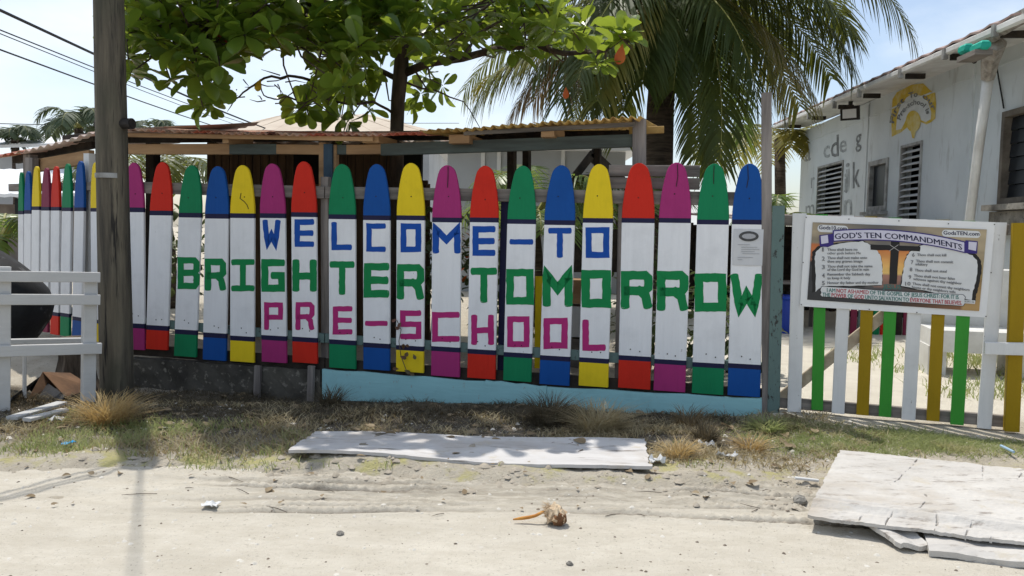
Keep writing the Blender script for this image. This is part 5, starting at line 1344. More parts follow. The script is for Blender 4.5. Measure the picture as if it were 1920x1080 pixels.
LIMBS = [[(752, 140, 8.0), (800, 118, 7.9), (860, 106, 7.7), (930, 98, 7.5), (1000, 92, 7.3), (1060, 99, 7.2), (1110, 96, 7.1), (1140, 88, 7.1), (1168, 72, 7.1)],
         [(756, 90, 8.0), (720, 45, 7.6), (660, 20, 7.2), (580, 10, 6.9), (480, 20, 6.7), (390, 40, 6.5), (300, 50, 6.5)],
         [(752, 60, 8.0), (690, -60, 7.4), (600, -120, 6.9), (480, -160, 6.6), (350, -120, 6.4)],
         [(750, 30, 7.9), (820, -40, 7.6), (900, -90, 7.2), (980, -40, 6.9)],
         [(748, 150, 8.0), (700, 120, 8.3), (620, 90, 8.6), (540, 60, 8.8), (440, 50, 9)],
         [(752, 100, 8.0), (790, 60, 8.4), (850, 40, 8.8), (930, 60, 9.0)],
         [(735, -120, 7.8), (640, -250, 7.0), (500, -330, 6.5), (380, -330, 6.2)], [(740, -200, 7.8), (850, -300, 7.3), (930, -260, 6.9)], [(742, -280, 7.8), (760, -450, 7.2), (700, -600, 6.8)],
         [(580, 150, 7.4), (540, 142, 7.2), (495, 146, 7.1), (470, 165, 7.0), (450, 180, 7.0), (430, 187, 6.9), (400, 192, 6.8)],
         [(740, 215, 8.0), (700, 190, 7.8), (650, 195, 7.6), (590, 180, 7.4), (575, 190, 7.3), (540, 180, 7.2), (515, 185, 7.2), (495, 178, 7.1), (485, 160, 7.1), (493, 147, 7.1)],
         [(575, 185, 7.3), (574, 200, 7.3), (580, 218, 7.3)], [(752, 150, 8), (790, 165, 8.1), (830, 175, 8.2), (870, 190, 8.2), (900, 240, 8.1)]]
limb_nodes = []
for k, L in enumerate(LIMBS):
    pts = [at(*q) for q in L]
    if k >= 9: pts = [p_ for a_, b2_ in zip(pts, pts[1:]) for p_ in (a_, a_.lerp(b2_, .35) + Vector((0, 0, random.uniform(-.014, .014))), a_.lerp(b2_, .7) + Vector((0, 0, random.uniform(-.014, .014))))] + [pts[-1]]
    r0 = 0.045 if k < 4 else (0.03 if k < 9 else 0.014); n = len(pts)
    jt = .03 if k < 9 else .006
    for i in range(1, n - 1): pts[i] = pts[i] + Vector((random.uniform(-jt, jt), random.uniform(-jt, jt), random.uniform(-jt, jt)))
    mb = MB(); mb.tube(pts, [r0 * (1 - 0.75 * i / (n - 1)) for i in range(n)], 7); link('limb', mb, BARK if k < 9 else TW, tree, smooth=True)
    if k < 9: limb_nodes += [p for i in range(n - 1) for p in (pts[i].lerp(pts[i + 1], .5), pts[i + 1])]
ros = []
tries = 0
while len(ros) < 480 and tries < 30000:
    tries += 1
    px_ = random.uniform(228, 1128); py_ = random.uniform(-620, 215)
    if py_ < -30 and random.random() < 0.45: continue
    lo_ = np.interp(px_, LX, LY) - 22; hi_ = np.interp(px_, UX, UY)
    if py_ > lo_ or py_ < hi_: continue
    if px_ > 860 and py_ > 70 and random.random() < 0.30: continue
    Y = 5.9 + 3.5 * random.random() ** 1.15 if py_ > -60 else random.uniform(5.3, 9.2)
    if px_ < 420: Y = random.uniform(5.75, 7.4)
    p = at(px_, py_, Y)
    if p.z > 4.7: continue
    if 685 < px_ < 815 and py_ > 95 and Y < 8.15: continue
    sy_ = p.y - 0.386 * p.z
    dapple = 3.95 < sy_ < 4.5 and -1.7 < p.x + 0.223 * p.z < 1.0
    if dapple:
        if random.random() < 0.55: continue
    elif sy_ < (4.7 if p.x < -1.6 else 4.35) and random.random() < 0.9: continue
    if p.z > 3.1 and not dapple and random.random() < 0.66: continue
    ros.append((p, py_, 1.0))
for q in ((1172, 62, 7.1), (1180, 70, 7.15), (1160, 66, 7.0), (1125, 118, 7.2), (1120, 124, 7.1), (640, 222, 7.4), (652, 228, 7.5), (575, 205, 7.3), (385, 185, 6.7), (395, 195, 6.8), (380, 200, 6.6), (560, 200, 7.3), (243, 138, 5.95), (240, 110, 6.0), (320, 150, 6.4), (770, 195, 8.3), (690, 205, 8), (830, 160, 8.3), (790, 175, 8.2), (610, 160, 7.6), (655, 175, 7.9)):
    ros.append((at(*q), q[1], 1.0))
T = []            # leaf transforms
for (p, py_, sc) in ros:
    axis_ = Vector((random.gauss(0, .35), random.gauss(-.1, .35), 1.0)).normalized()
    if py_ > 150: axis_ = Vector((random.gauss(0, .5), random.gauss(0, .5), random.uniform(-.6, .7))).normalized()
    q = axis_.to_track_quat('Z', 'Y').to_matrix()
    nl = random.randint(8, 12); ph = random.uniform(0, 6)
    for k in range(nl):
        az = ph + k * 2.4; tilt = random.uniform(-0.35, 0.75) if k > 2 else random.uniform(0.5, 1.2)
        L_ = random.uniform(0.10, 0.235)
        d = Vector((math.cos(az) * math.cos(tilt), math.sin(az) * math.cos(tilt), math.sin(tilt)))
        d = (q @ d); d.z -= 0.12; d.normalize()
        upv = (q @ Vector((0, 0, 1))); x_ = d.cross(upv).normalized(); z_ = x_.cross(d)
        x_ = (x_ + z_ * random.gauss(0, .25)).normalized(); z_ = x_.cross(d)
        T.append((p + d * 0.02, x_ * random.uniform(.72, 1.15), d, z_ * random.uniform(.2, 1.9), L_))
vis = []
for i, t in enumerate(T):
    p = t[0]; d = p - CP; yy = d.dot(_F); py_ = 540 - FPX * d.dot(_U) / yy; px_ = 960 + FPX * d.dot(_R) / yy
    vis.append((yy if -20 < py_ < 300 and -20 < px_ < 1940 else 99 + yy, i))
vis.sort(); big = set(i for _, i in vis[:290])
leaf_me = bpy.data.meshes.new('leaf'); leaf_me.from_pydata(LV.tolist(), [], LF.tolist()); leaf_me.materials.append(ALM); leaf_me.polygons.foreach_set('use_smooth', [True] * len(leaf_me.polygons))
RV, RF = [], []
for i, (p, x_, d, z_, L_) in enumerate(T):
    M3 = np.array([x_, d, z_]).T * L_
    if i in big:
        o = bpy.data.objects.new('leaf', leaf_me); C.objects.link(o); o.parent = tree
        m4 = Matrix(M3.tolist()).to_4x4(); m4.translation = p - WO[tree.name]; o.matrix_local = m4
    else:
        RF.append(LF + len(RV) * len(LV)); RV.append(LV @ M3.T + np.array(p))
tag(link_np('foliage', np.concatenate(RV), np.concatenate(RF), ALM, tree, smooth=True), kind='stuff')
tw = MB()
for (p, py_, sc) in ros:
    q = min(limb_nodes, key=lambda n_: (n_ - p).length_squared)
    if (q - p).length < 2.2:
        m_ = q.lerp(p, .5) + Vector((random.uniform(-.1, .1), random.uniform(-.1, .1), random.uniform(-.12, .02)))
        tw.tube([q, m_, p], [.012, .008, .005], 5, caps=False)
for (px_, py_) in [(random.uniform(430, 620), random.uniform(140, 200)) for _ in range(26)]:
    a_ = at(px_, py_, 7.1); d_ = Vector((random.uniform(-.2, .2), 0, random.uniform(-.14, .06)))
    tw.tube([a_, a_ + d_ * .5 + Vector((0, 0, random.uniform(-.02, .02))), a_ + d_], [.006, .005, .002], 5, caps=False)
tag(link('twigs', tw, TW, tree), kind='stuff')
for (px_, py_, Y, m_, s_, sy) in ((1167, 98, 7.05, AUT, .17, -1), (1061, 172, 7.1, AUT, .10, -1), (607, 6, 6.6, AUT, .16, .2), (488, 158, 7.05, YLF, .11, -.4), (425, 60, 6.4, AUT, .16, -.8), (398, 160, 6.5, AUT, .07, -1)):
    p = at(px_, py_ - s_ * 90, Y); d = Vector((random.uniform(-.3, .3), -.15, sy)).normalized(); x_ = d.cross(Vector((0.1, -1, 0.1))).normalized(); z_ = x_.cross(d)
    mb = MB(); mb.add([p + (x_ * a_[0] + d * a_[1] + z_ * a_[2]) * s_ for a_ in LV], LF.tolist()); o = link('leaf', mb, m_, tree, smooth=True); o['label'] = 'red dying leaf' if m_ is AUT else 'yellow leaf'

# palms ------------------------------------------------------
PALM = leafy('palm_leaflet', (0.034, 0.056, 0.014, 1), (0.062, 0.085, 0.022, 1), 0.26, (0.34, 0.36, 0.05, 1), 0.5, 1.5, 0.22)
PALMY = leafy('yellowing_palm_leaflet', (0.10, 0.13, 0.025, 1), (0.24, 0.20, 0.04, 1), 0.35, (0.35, 0.30, 0.05, 1), 0.45, 1.2, 0.4)
PALMB = leafy('dry_palm_leaflet', (0.20, 0.13, 0.07, 1), (0.28, 0.20, 0.11, 1), 0.2, (0.3, 0.2, 0.08, 1), 0.7, 1.5, 0.2)
PALML = leafy('bright_palm_leaflet', (0.07, 0.13, 0.03, 1), (0.13, 0.19, 0.045, 1), 0.4, (0.3, 0.4, 0.06, 1), 0.4, 2.0, 0.5)
RACH = simple('frond_rib', S((150, 150, 80)), S((110, 104, 56)), 8, 0.6, 0.1)
TRUNKM = simple('palm_trunk', S((96, 84, 74)), S((58, 50, 44)), 10, 0.95, 0.7, (0.4, 0.4, 3))
def frond(parent, pts, leaf_len, mat, n=46, droop=0.7, width=0.028, wind=(0, 0, 0)):
    """rib along a smooth curve through pts with hanging leaflets on both sides: one mesh"""
    P_ = [Vector(p) for p in pts]
    def bez(t):
        if len(P_) == 3: return P_[0] * (1 - t) ** 2 + P_[1] * 2 * t * (1 - t) + P_[2] * t * t
        return P_[0] * (1 - t) ** 3 + P_[1] * 3 * t * (1 - t) ** 2 + P_[2] * 3 * t * t * (1 - t) + P_[3] * t ** 3
    mb = MB(); ctr = [bez(k / 14) for k in range(15)]
    mb.tube(ctr, [0.022 * (1 - 0.85 * k / 14) for k in range(15)], 5, mi=1)
    for k in range(n):
        t = 0.14 + 0.86 * (k + random.uniform(-.3, .3)) / n
        t = min(max(t, .1), 1.0)
        p = bez(t); tg = (bez(min(t + .02, 1.02)) - bez(t - .02)).normalized()
        sd = tg.cross(Vector((0, 0, 1)))
        sd = sd.normalized() if sd.length > .15 else Vector((1, 0, 0))
        upv = sd.cross(tg).normalized()
        ll = leaf_len * (0.55 + 0.9 * math.sin(math.pi * min(t * 0.93 + 0.05, 1)) * 0.55) * random.uniform(.85, 1.1)
        for s_ in (-1, 1):
            d0 = (sd * s_ * 0.85 + tg * 0.55 + upv * random.uniform(.0, .35) + Vector(wind)).normalized()
            q = p.copy(); d = d0.copy(); prev = None; segn = 4; base = len(mb.v)
            wv = d0.cross(upv).normalized()
            for i in range(segn + 1):
                w = width * (0.5, 1.0, 0.85, 0.55, 0.06)[i] / 2
                mb.v.append(tuple(q + wv * w)); mb.v.append(tuple(q - wv * w))
                d = (d + Vector((0, 0, -droop * random.uniform(.35, .6)))).normalized()
                q = q + d * (ll / segn)
            for i in range(segn):
                a_ = base + 2 * i; mb.f.append((a_, a_ + 1, a_ + 3, a_ + 2)); mb.m.append(0)
    return link('frond', mb, [mat, RACH], parent)
palm = empty('coconut_palm', 'large coconut palm with drooping fronds behind the yellow roof', 'palm', (2.05, 12.0, 0))
tpts = [at(1240, 470, 12), at(1236, 400, 12), at(1234, 310, 12), at(1238, 200, 12), at(1246, 100, 12), at(1254, 20, 12), at(1258, -60, 12)]
tpts = [Vector((tpts[0].x + .02, 12, -0.05))] + tpts
mb = lumpy_tube(tpts, [.26, .235, .225, .215, .205, .195, .19, .2], 14, 0.25, 1.3); link('trunk', mb, TRUNKM, palm, smooth=True)
cr_ = lambda dx=0, dy=0, Y=12: at(1258 + dx, -55 + dy, Y)
FRD = [  # control points in the picture with their distance, leaflet length, material
 ([(1270, -60, 12), (1480, -190, 11.6), (1640, -90, 11.2), (1712, 70, 11.0)], .85, PALM), ([(1270, -50, 12), (1430, -70, 11.4), (1560, 20, 11), (1600, 130, 10.8)], .85, PALM),
 ([(1268, -40, 12), (1370, -10, 11.6), (1470, 60, 11.4), (1530, 190, 11.2)], .8, PALMY), ([(1266, -35, 12), (1370, 10, 12.2), (1450, 90, 12.6), (1500, 200, 12.8)], .8, PALMY),
 ([(1262, -40, 12), (1330, 0, 11.2), (1365, 120, 10.8), (1350, 300, 10.7)], .7, PALM), ([(1258, -40, 12), (1300, 10, 11.4), (1320, 120, 11), (1305, 300, 11)], .65, PALM),
 ([(1250, -45, 12), (1150, -60, 11.5), (1080, 20, 11.2), (1050, 190, 11.0)], .8, PALM), ([(1250, -40, 12), (1120, -40, 12), (980, 60, 12), (895, 190, 12)], .85, PALM),
 ([(1248, -35, 12), (1180, 10, 11.6), (1150, 90, 11.4), (1130, 210, 11.3)], .75, PALM), ([(1246, -40, 12), (1140, 10, 12.6), (1060, 90, 13), (1000, 190, 13.2)], .8, PALMB),
 ([(1262, -60, 12), (1400, -260, 11.8), (1560, -240, 11.6), (1680, -60, 11.4)], .8, PALM), ([(1255, -60, 12), (1150, -250, 11.6), (1010, -200, 11.2), (940, -20, 11.0)], .85, PALM),
 ([(1258, -60, 12), (1260, -300, 11.5), (1300, -320, 10.6), (1330, -120, 9.8)], .8, PALM), ([(1262, -50, 12), (1360, -40, 12.4), (1440, 10, 12.9), (1480, 110, 13.2)], .8, PALM),
 ([(1250, -40, 12), (1150, 0, 12.4), (1090, 110, 12.6), (1060, 230, 12.6)], .6, PALMB), ([(1262, -40, 12), (1330, 20, 12.6), (1390, 120, 12.8), (1395, 260, 12.9)], .65, PALML),
 ([(1250, -45, 12), (1190, -70, 11), (1120, 0, 10.4), (1085, 150, 10.2)], .8, PALM), ([(1252, -40, 12), (1180, 0, 11), (1140, 70, 10.5), (1120, 190, 10.3)], .7, PALMY),
 ([(1262, -40, 12), (1330, -30, 11), (1400, 40, 10.6), (1420, 190, 10.5)], .85, PALM),
 ([(1266, -45, 12), (1400, -40, 12), (1500, 20, 12.2), (1560, 150, 12.4)], .8, PALM), ([(1245, -40, 12), (1090, -30, 12.8), (960, 40, 13.2), (870, 170, 13.4)], .85, PALM),
 ([(1245, -35, 12), (1150, 0, 12.8), (1100, 80, 13.2), (1075, 230, 13.4)], .8, PALM), ([(1262, -40, 12), (1310, 20, 12), (1340, 140, 12.1), (1335, 320, 12.2)], .7, PALM),
 ([(1240, -35, 12), (1120, 30, 11.8), (1000, 100, 11.7), (905, 150, 11.6)], .8, PALMY), ([(1250, -35, 12), (1110, 20, 12.2), (1000, 130, 12.3), (960, 215, 12.3)], .75, PALMB),
 ([(1268, -50, 12), (1400, -110, 11), (1520, -60, 10.6), (1600, 60, 10.4)], .85, PALM), ([(1265, -45, 12), (1380, 0, 11.2), (1440, 80, 11), (1470, 210, 10.9)], .75, PALMY),
 ([(1250, -42, 12), (1200, -20, 11.3), (1150, 60, 10.9), (1105, 215, 10.8)], .8, PALM), ([(1250, -40, 12), (1210, 10, 12.5), (1170, 110, 12.8), (1165, 260, 12.9)], .75, PALM),
 ([(1252, -40, 12), (1235, -10, 11.2), (1215, 50, 10.9), (1205, 160, 10.8)], .7, PALM), ([(1260, -40, 12), (1275, 0, 11.3), (1275, 70, 11), (1262, 170, 10.9)], .65, PALM),
 ([(1246, -42, 12), (1140, -40, 11.6), (1050, 30, 11.4), (1000, 150, 11.3)], .8, PALM), ([(1258, -60, 12), (1180, -280, 12.4), (1100, -260, 13), (1050, -100, 13.4)], .8, PALM), ([(1265, -50, 12), (1440, -120, 12.4), (1560, -40, 12.8), (1590, 70, 13)], .8, PALM)]
for pts, ll, m_ in FRD:
    frond(palm, [at(*q) for q in pts], ll * 1.15, m_, 74, 0.7, 0.036)
NUT = simple('coconut_green', S((130, 120, 50)), S((96, 80, 40)), 6, 0.5, 0.1)
for (dx, dy) in ((-28, 20), (14, 26), (38, 10)):
    p = at(1258 + dx, -45 + dy, 11.7); mb = MB(); mb.tube([p + Vector((0, 0, z)) for z in (-.14, -.11, -.05, .03, .09, .12)], [.02, .075, .11, .10, .06, .02], 10); link('coconut', mb, NUT, palm, smooth=True)
def small_palm(label, base, top, Y, R_, n, mat, ll, seed, th=0.10, group=None, w=0.03, up=0.9):
    random.seed(seed)
    t0, b0 = at(top[0], top[1], Y), at(base[0], base[1], Y); b0.z = 0
    r = empty('palm_tree', label, 'palm', b0, group)
    mb = MB(); mb.tube([b0, b0.lerp(t0, .5) + Vector((.05, 0, 0)), t0], [th * 1.2, th, th * .9], 9); link('trunk', mb, TRUNKM, r, smooth=True)
    for k in range(n):
        az = 2 * math.pi * k / n + random.uniform(-.2, .2); el = random.uniform(0.15, up); rr = R_ * random.uniform(.8, 1.1)
        d = Vector((math.cos(az), math.sin(az), 0))
        frond(r, [t0, t0 + d * rr * .45 + Vector((0, 0, rr * el * .75)), t0 + d * rr * .85 + Vector((0, 0, rr * el * .55)), t0 + d * rr * 1.0 + Vector((0, 0, rr * (el * .5 - .35)))], ll, mat, 26, 0.45, w)
    return r
PALMF = leafy('far_palm_leaflet', (0.055, 0.08, 0.05, 1), (0.09, 0.115, 0.065, 1), 0.25, (0.2, 0.25, 0.1, 1), 0.6, 1.0, 0.2)
small_palm('far palm at the left edge above the white roof', (30, 450), (28, 262), 26, 0.78, 9, PALMF, .5, 1, .13, 'far palms on the left', .05, 1.1)
small_palm('far palm with windblown crown left of the utility pole', (145, 450), (148, 242), 24, 1.12, 12, PALMF, .6, 2, .14, 'far palms on the left', .06, 1.2)
small_palm('far palm top showing over the rusty roof right of the utility pole', (285, 450), (287, 246), 26, 0.72, 9, PALMF, .5, 3, .13, 'far palms on the left', .05, 1.3)
small_palm('palm seen under the shelter beam behind the red and green crayons', (318, 450), (300, 345), 11, 1.25, 11, PALM, .45, 4, .09, None, .035, .8)
small_palm('young palm between shelter posts behind the green and blue crayons', (1005, 520), (1003, 410), 9.6, 1.0, 11, PALML, .42, 5, .06, None, .03, 1.3)
small_palm('bright young palm behind the yellow crayon and the playhouse', (1165, 520), (1160, 402), 11.0, 1.1, 10, PALML, .45, 6, .06, None, .03, 1.1)
small_palm('young palm beyond the tall weathered post by the school corner', (1462, 470), (1465, 415), 14.5, .85, 10, PALML, .4, 7, .06, None, .035, 1.2)
small_palm('yellowish palm leaning behind the school corner', (1462, 420), (1462, 262), 17, 1.7, 10, PALMY, .7, 8, .12, None, .05, .35)
small_palm('low yellow green palm left of the side fence', (10, 560), (5, 450), 8.6, .55, 10, PALML, .28, 9, .05, None, .022, 1.0)
random.seed(99)
# leafy bush with red flowers behind the pickets
def bush(label, c, rx, rz, n, mat, ls, fl_=None, seed=1):
    rr = np.random.default_rng(seed); r = empty('bush', label, 'bush', (c.x, c.y, 0))
    mb = MB(); mb.tube([(c.x, c.y, 0), (c.x + .03, c.y, max(c.z - rz * .4, .1))], [.03, .015], 6); link('stem', mb, TW, r)
    RV_, RF_ = [], []
    for k in range(n):
        u = rr.normal(size=3); u /= np.linalg.norm(u); u *= rr.random() ** .4
        p = np.array([c.x + u[0] * rx, c.y + u[1] * rx * .8, c.z + u[2] * rz])
        d = Vector(u + rr.normal(size=3) * .5).normalized(); x_ = d.cross(Vector((0.2, .1, 1))).normalized(); z_ = x_.cross(d)
        RF_.append(LF + k * len(LV)); RV_.append(LV @ (np.array([x_, d, z_]) * ls * rr.uniform(.7, 1.2)) + p)
    tag(link_np('leaves', np.concatenate(RV_), np.concatenate(RF_), mat, r), kind='stuff')
    if fl_:
        RV_, RF_ = [], []
        for k in range(n // 4):
            u = rr.normal(size=3); u /= np.linalg.norm(u)
            p = np.array([c.x + u[0] * rx * .7, c.y - abs(u[1]) * rx * .8, c.z + u[2] * rz * .7]); d = Vector(u).normalized(); x_ = d.cross(Vector((0.2, .1, 1))).normalized(); z_ = x_.cross(d)
            RF_.append(LF + k * len(LV)); RV_.append(LV @ (np.array([x_, d, z_]) * ls * .8) + p)
        tag(link_np('flowers', np.concatenate(RV_), np.concatenate(RF_), fl_, r), kind='stuff')
BUSHM = leafy('bush_leaf', (0.05, 0.085, 0.025, 1), (0.10, 0.13, 0.04, 1), .3)
bush('garden bush with red flowers showing between the M and E pickets', at(905, 480, 7.4), .28, .38, 140, BUSHM, .10, AUT, 3)
bush('dark bush behind the pickets at the left corner of the yard', at(330, 470, 9.0), .5, .6, 240, BUSHM, .11, None, 4)
bush('leafy bush far behind the right hand pickets', at(1180, 440, 9.5), .5, .6, 220, BUSHM, .11, None, 5)
bush('added dark shrub behind the red and magenta pickets at the right', at(1235, 590, 6.6), .42, .42, 300, BUSHM, .10, None, 11)  # this and the next shrubs are added to darken bright picket gaps
bush('added dark shrub behind the right hand green and blue pickets', at(1370, 600, 6.5), .36, .40, 260, BUSHM, .10, None, 12)
bush('added shrub in the yard behind the dash picket', at(945, 560, 7.6), .34, .5, 240, BUSHM, .10, None, 13)
bush('added drooping shrub under the shelter behind the O and M pickets', at(812, 480, 7.9), .35, .55, 240, BUSHM, .11, None, 14)
# vine on the yellow-footed picket
vn = empty('vine', 'small reddish vine climbing the yellow picket with R and S', 'plant', FENCE.px(764, 705, .03))
mb = MB(); mb.tube([FENCE.px(766, 705, .035), FENCE.px(752, 668, .035), FENCE.px(748, 640, .032), FENCE.px(752, 618, .032), FENCE.px(744, 600, .032)], [.003] * 5, 5); link('stem', mb, TW, vn)
VNM = leafy('vine_leaf', (0.16, 0.05, 0.04, 1), (0.10, 0.08, 0.03, 1), .25)
for (x, y, s_) in ((752, 604, .045), (744, 598, .04), (740, 612, .04), (750, 616, .035), (756, 655, .05), (764, 660, .055), (775, 664, .045), (750, 668, .05), (768, 650, .04), (748, 692, .045), (758, 694, .05), (766, 701, .045)):
    d = Vector((random.uniform(-1, 1), -.4, random.uniform(-.6, .5))).normalized(); x_ = d.cross(Vector((.1, -1, .2))).normalized(); z_ = x_.cross(d); p = FENCE.px(x, y, .036)
    mb = MB(); mb.add([p + (x_ * a_[0] + d * a_[1] + z_ * a_[2]) * s_ for a_ in LV], LF.tolist()); link('leaf', mb, VNM, vn)

# ------------------------------------------------------------------ grass, litter, stones
DRY = leafy('dry_grass', (0.32, 0.26, 0.15, 1), (0.42, 0.36, 0.23, 1), .25, (0.4, 0.3, 0.12, 1), .7, 6, .2)
GRS = leafy('green_grass', (0.20, 0.24, 0.09, 1), (0.30, 0.32, 0.15, 1), .46, (0.50, 0.56, 0.22, 1), .6, 3, .2, ((0.42, 0.37, 0.21, 1), .56))
GOLD = leafy('golden_dry_grass', (0.44, 0.31, 0.14, 1), (0.55, 0.43, 0.23, 1), .3, (0.55, 0.35, 0.1, 1), .7, 6, .2)
BRN = leafy('shade_brown_dead_grass', (0.085, 0.072, 0.05, 1), (0.135, 0.115, 0.08, 1), .2, (0.2, 0.14, 0.06, 1), .8, 6, .1)  # brown darkened further to deepen the shade along the fence foot
def blades(X, Y, Z, h, w, lean, rng):
    n = len(X); az = rng.uniform(0, 2 * np.pi, n); la = rng.uniform(0, 2 * np.pi, n); ln = lean * rng.uniform(.3, 1.2, n) * h
    H = h * rng.uniform(.55, 1.2, n); wx, wy = np.cos(az) * w / 2, np.sin(az) * w / 2
    V = np.zeros((n, 6, 3)); lx, ly = np.cos(la) * ln, np.sin(la) * ln
    for i, (t, k) in enumerate(((0, 1), (.55, .75), (1, .12))):
        cx, cy_ = X + lx * t * t, Y + ly * t * t; cz = Z - .006 + H * t * (1 - .18 * t)
        V[:, 2 * i] = np.stack([cx - wx * k, cy_ - wy * k, cz], -1); V[:, 2 * i + 1] = np.stack([cx + wx * k, cy_ + wy * k, cz], -1)
    b_ = (np.arange(n) * 6)[:, None]
    F = np.concatenate([b_ + np.array([[0, 1, 3, 2]]), b_ + np.array([[2, 3, 5, 4]])])
    return V.reshape(-1, 3), F
def gzv(X, Y): return np.maximum(ground_z(X, Y), np.where(Y < 4.05, road_z(X, Y), -9))
def field(name, n, x0, x1, y0, y1, dens, h, w, lean, mat, seed):
    rng = np.random.default_rng(seed)
    X = rng.uniform(x0, x1, n); Y = rng.uniform(y0, y1, n); k = rng.random(n) < dens(X, Y); X, Y = X[k], Y[k]
    inb = np.zeros(len(X), bool)
    for (q0, q1, q2, q3) in ((c00, c10, c11, c01), (d00, d10, d11, d01)):
        poly = [np.array(q[:2]) for q in (q0, q1, q2, q3)]; ins = np.ones(len(X), bool)
        for a_, b2_ in zip(poly, poly[1:] + poly[:1]): ins &= ((b2_[0] - a_[0]) * (Y - a_[1]) - (b2_[1] - a_[1]) * (X - a_[0])) > 0
        inb |= ins
    X, Y = X[~inb], Y[~inb]
    V, F = blades(X, Y, gzv(X, Y), h * (0.5 + vnoise(X * 3, Y * 3)), w, lean, rng)
    return tag(link_np(name, V, F, mat), kind='stuff')
pn = lambda X, Y, s, a, b_: sstep(a, b_, vnoise(X * s, Y * s) * .6 + vnoise(X * s * 2.7 + 5, Y * s * 2.7) * .4)
field('green_grass', 52000, 1.15, 4.6, 3.95, 5.25, lambda X, Y: sstep(1.15, 1.65, X + .3 * (vnoise(X * 4, Y * 4) - .5)) * sstep(4.0, 4.25, Y) * pn(X, Y, 2.2, .12, .4) * sstep(4.90, 4.72, Y + (X - 1.7) * .345), .040, .0055, 1.7, GRS, 1)
field('green_grass', 16000, -3.6, -1.2, 3.72, 4.8, lambda X, Y: sstep(-1.3, -1.9, X) * sstep(3.74, 3.95, Y) * sstep(4.7, 4.4, Y) * pn(X, Y, 2.6, .3, .6), .06, .005, .8, GRS, 2)
field('green_grass', 6000, -2.0, 2.0, 3.72, 4.3, lambda X, Y: pn(X, Y, 3.3, .55, .72), .05, .005, .8, GRS, 3)
field('dry_grass', 64000, -3.8, 2.2, 3.78, 5.5, lambda X, Y: sstep(3.75, 4.1, Y) * sstep(5.3, 4.7, Y) * pn(X, Y, 2.3, .35, .7) * .8, .05, .0065, 1.4, DRY, 4)
field('dead_grass', 46000, -3.3, 1.75, 4.35, 6.6, lambda X, Y: sstep(4.4, 4.8, Y) * sstep(6.45 - .0, 6.3, Y + (X + 2.8) * .291 + .0) * pn(X, Y, 2.0, .2, .6), .05, .0055, 1.5, BRN, 5)
field('lawn', 26000, 1.8, 7.5, 5.6, 9.0, lambda X, Y: sstep(2.9, 3.5, X) * sstep(8.2, 7.2, Y) * pn(X, Y, 1.3, .3, .6), .08, .009, .8, GRS, 6)
def tuft(label, px_, py_, r_, h, n, mat, seed, w=.005):
    rng = np.random.default_rng(seed); p = on_z(px_, py_, 0); p.z = gz(p.x, p.y)
    a_ = rng.uniform(0, 2 * np.pi, n); rr = r_ * .45 * np.sqrt(rng.random(n)); X, Y = p.x + rr * np.cos(a_), p.y + rr * np.sin(a_)
    n_ = len(X); H = h * rng.uniform(.2, 1.2, n_); ln = (0.2 + 1.2 * rng.random(n_)) * r_
    az = a_ + np.pi / 2 + rng.normal(0, .4, n_); la = a_ + rng.normal(0, .9, n_) - .35 * np.sin(a_)
    V = np.zeros((n_, 8, 3))
    for i, (t, k) in enumerate(((0, 1), (.4, .9), (.75, .6), (1, .1))):
        cx, cy_ = X + np.cos(la) * ln * t ** 1.7, Y + np.sin(la) * ln * t ** 1.7; cz = p.z - .02 + H * (t * 1.35 - .35 * t * t * (1 + ln / r_ * .5))
        wx, wy = np.cos(az) * w * k / 2, np.sin(az) * w * k / 2
        V[:, 2 * i] = np.stack([cx - wx, cy_ - wy, cz], -1); V[:, 2 * i + 1] = np.stack([cx + wx, cy_ + wy, cz], -1)
    b_ = (np.arange(n_) * 8)[:, None]
    F = np.concatenate([b_ + np.array([[2 * i, 2 * i + 1, 2 * i + 3, 2 * i + 2]]) for i in range(3)])
    r = empty('grass_tuft', label, 'grass tuft', p)
    tag(link_np('blades', V.reshape(-1, 3), F, mat, r), kind='stuff')
tuft('golden dry grass tuft at the foot of the utility pole', 203, 795, .21, .19, 800, GOLD, 1)
tuft('dry tuft just right of the plywood board', 1272, 864, .12, .10, 300, GOLD, 2)
tuft('dry tuft between the plywood board and the green lawn', 1408, 842, .13, .09, 280, GOLD, 3)
tuft('brown tuft in the shade above the right end of the plywood board', 1322, 836, .10, .13, 350, BRN, 4)
tuft('dead grass clump against the turquoise skirting below the green crayon', 1030, 792, .20, .20, 700, BRN, 5)
tuft('tangled grass clump against the turquoise skirting below the yellow crayon', 1120, 806, .24, .17, 800, DRY, 6)
tuft('dark clump beneath the left end of the turquoise skirting', 620, 765, .14, .15, 350, BRN, 7)
tuft('green clump at the foot of the gate post', 1440, 806, .16, .10, 500, GRS, 8)
tuft('thin grass clump under the right end of the turquoise skirting', 1290, 800, .14, .16, 300, BRN, 9)

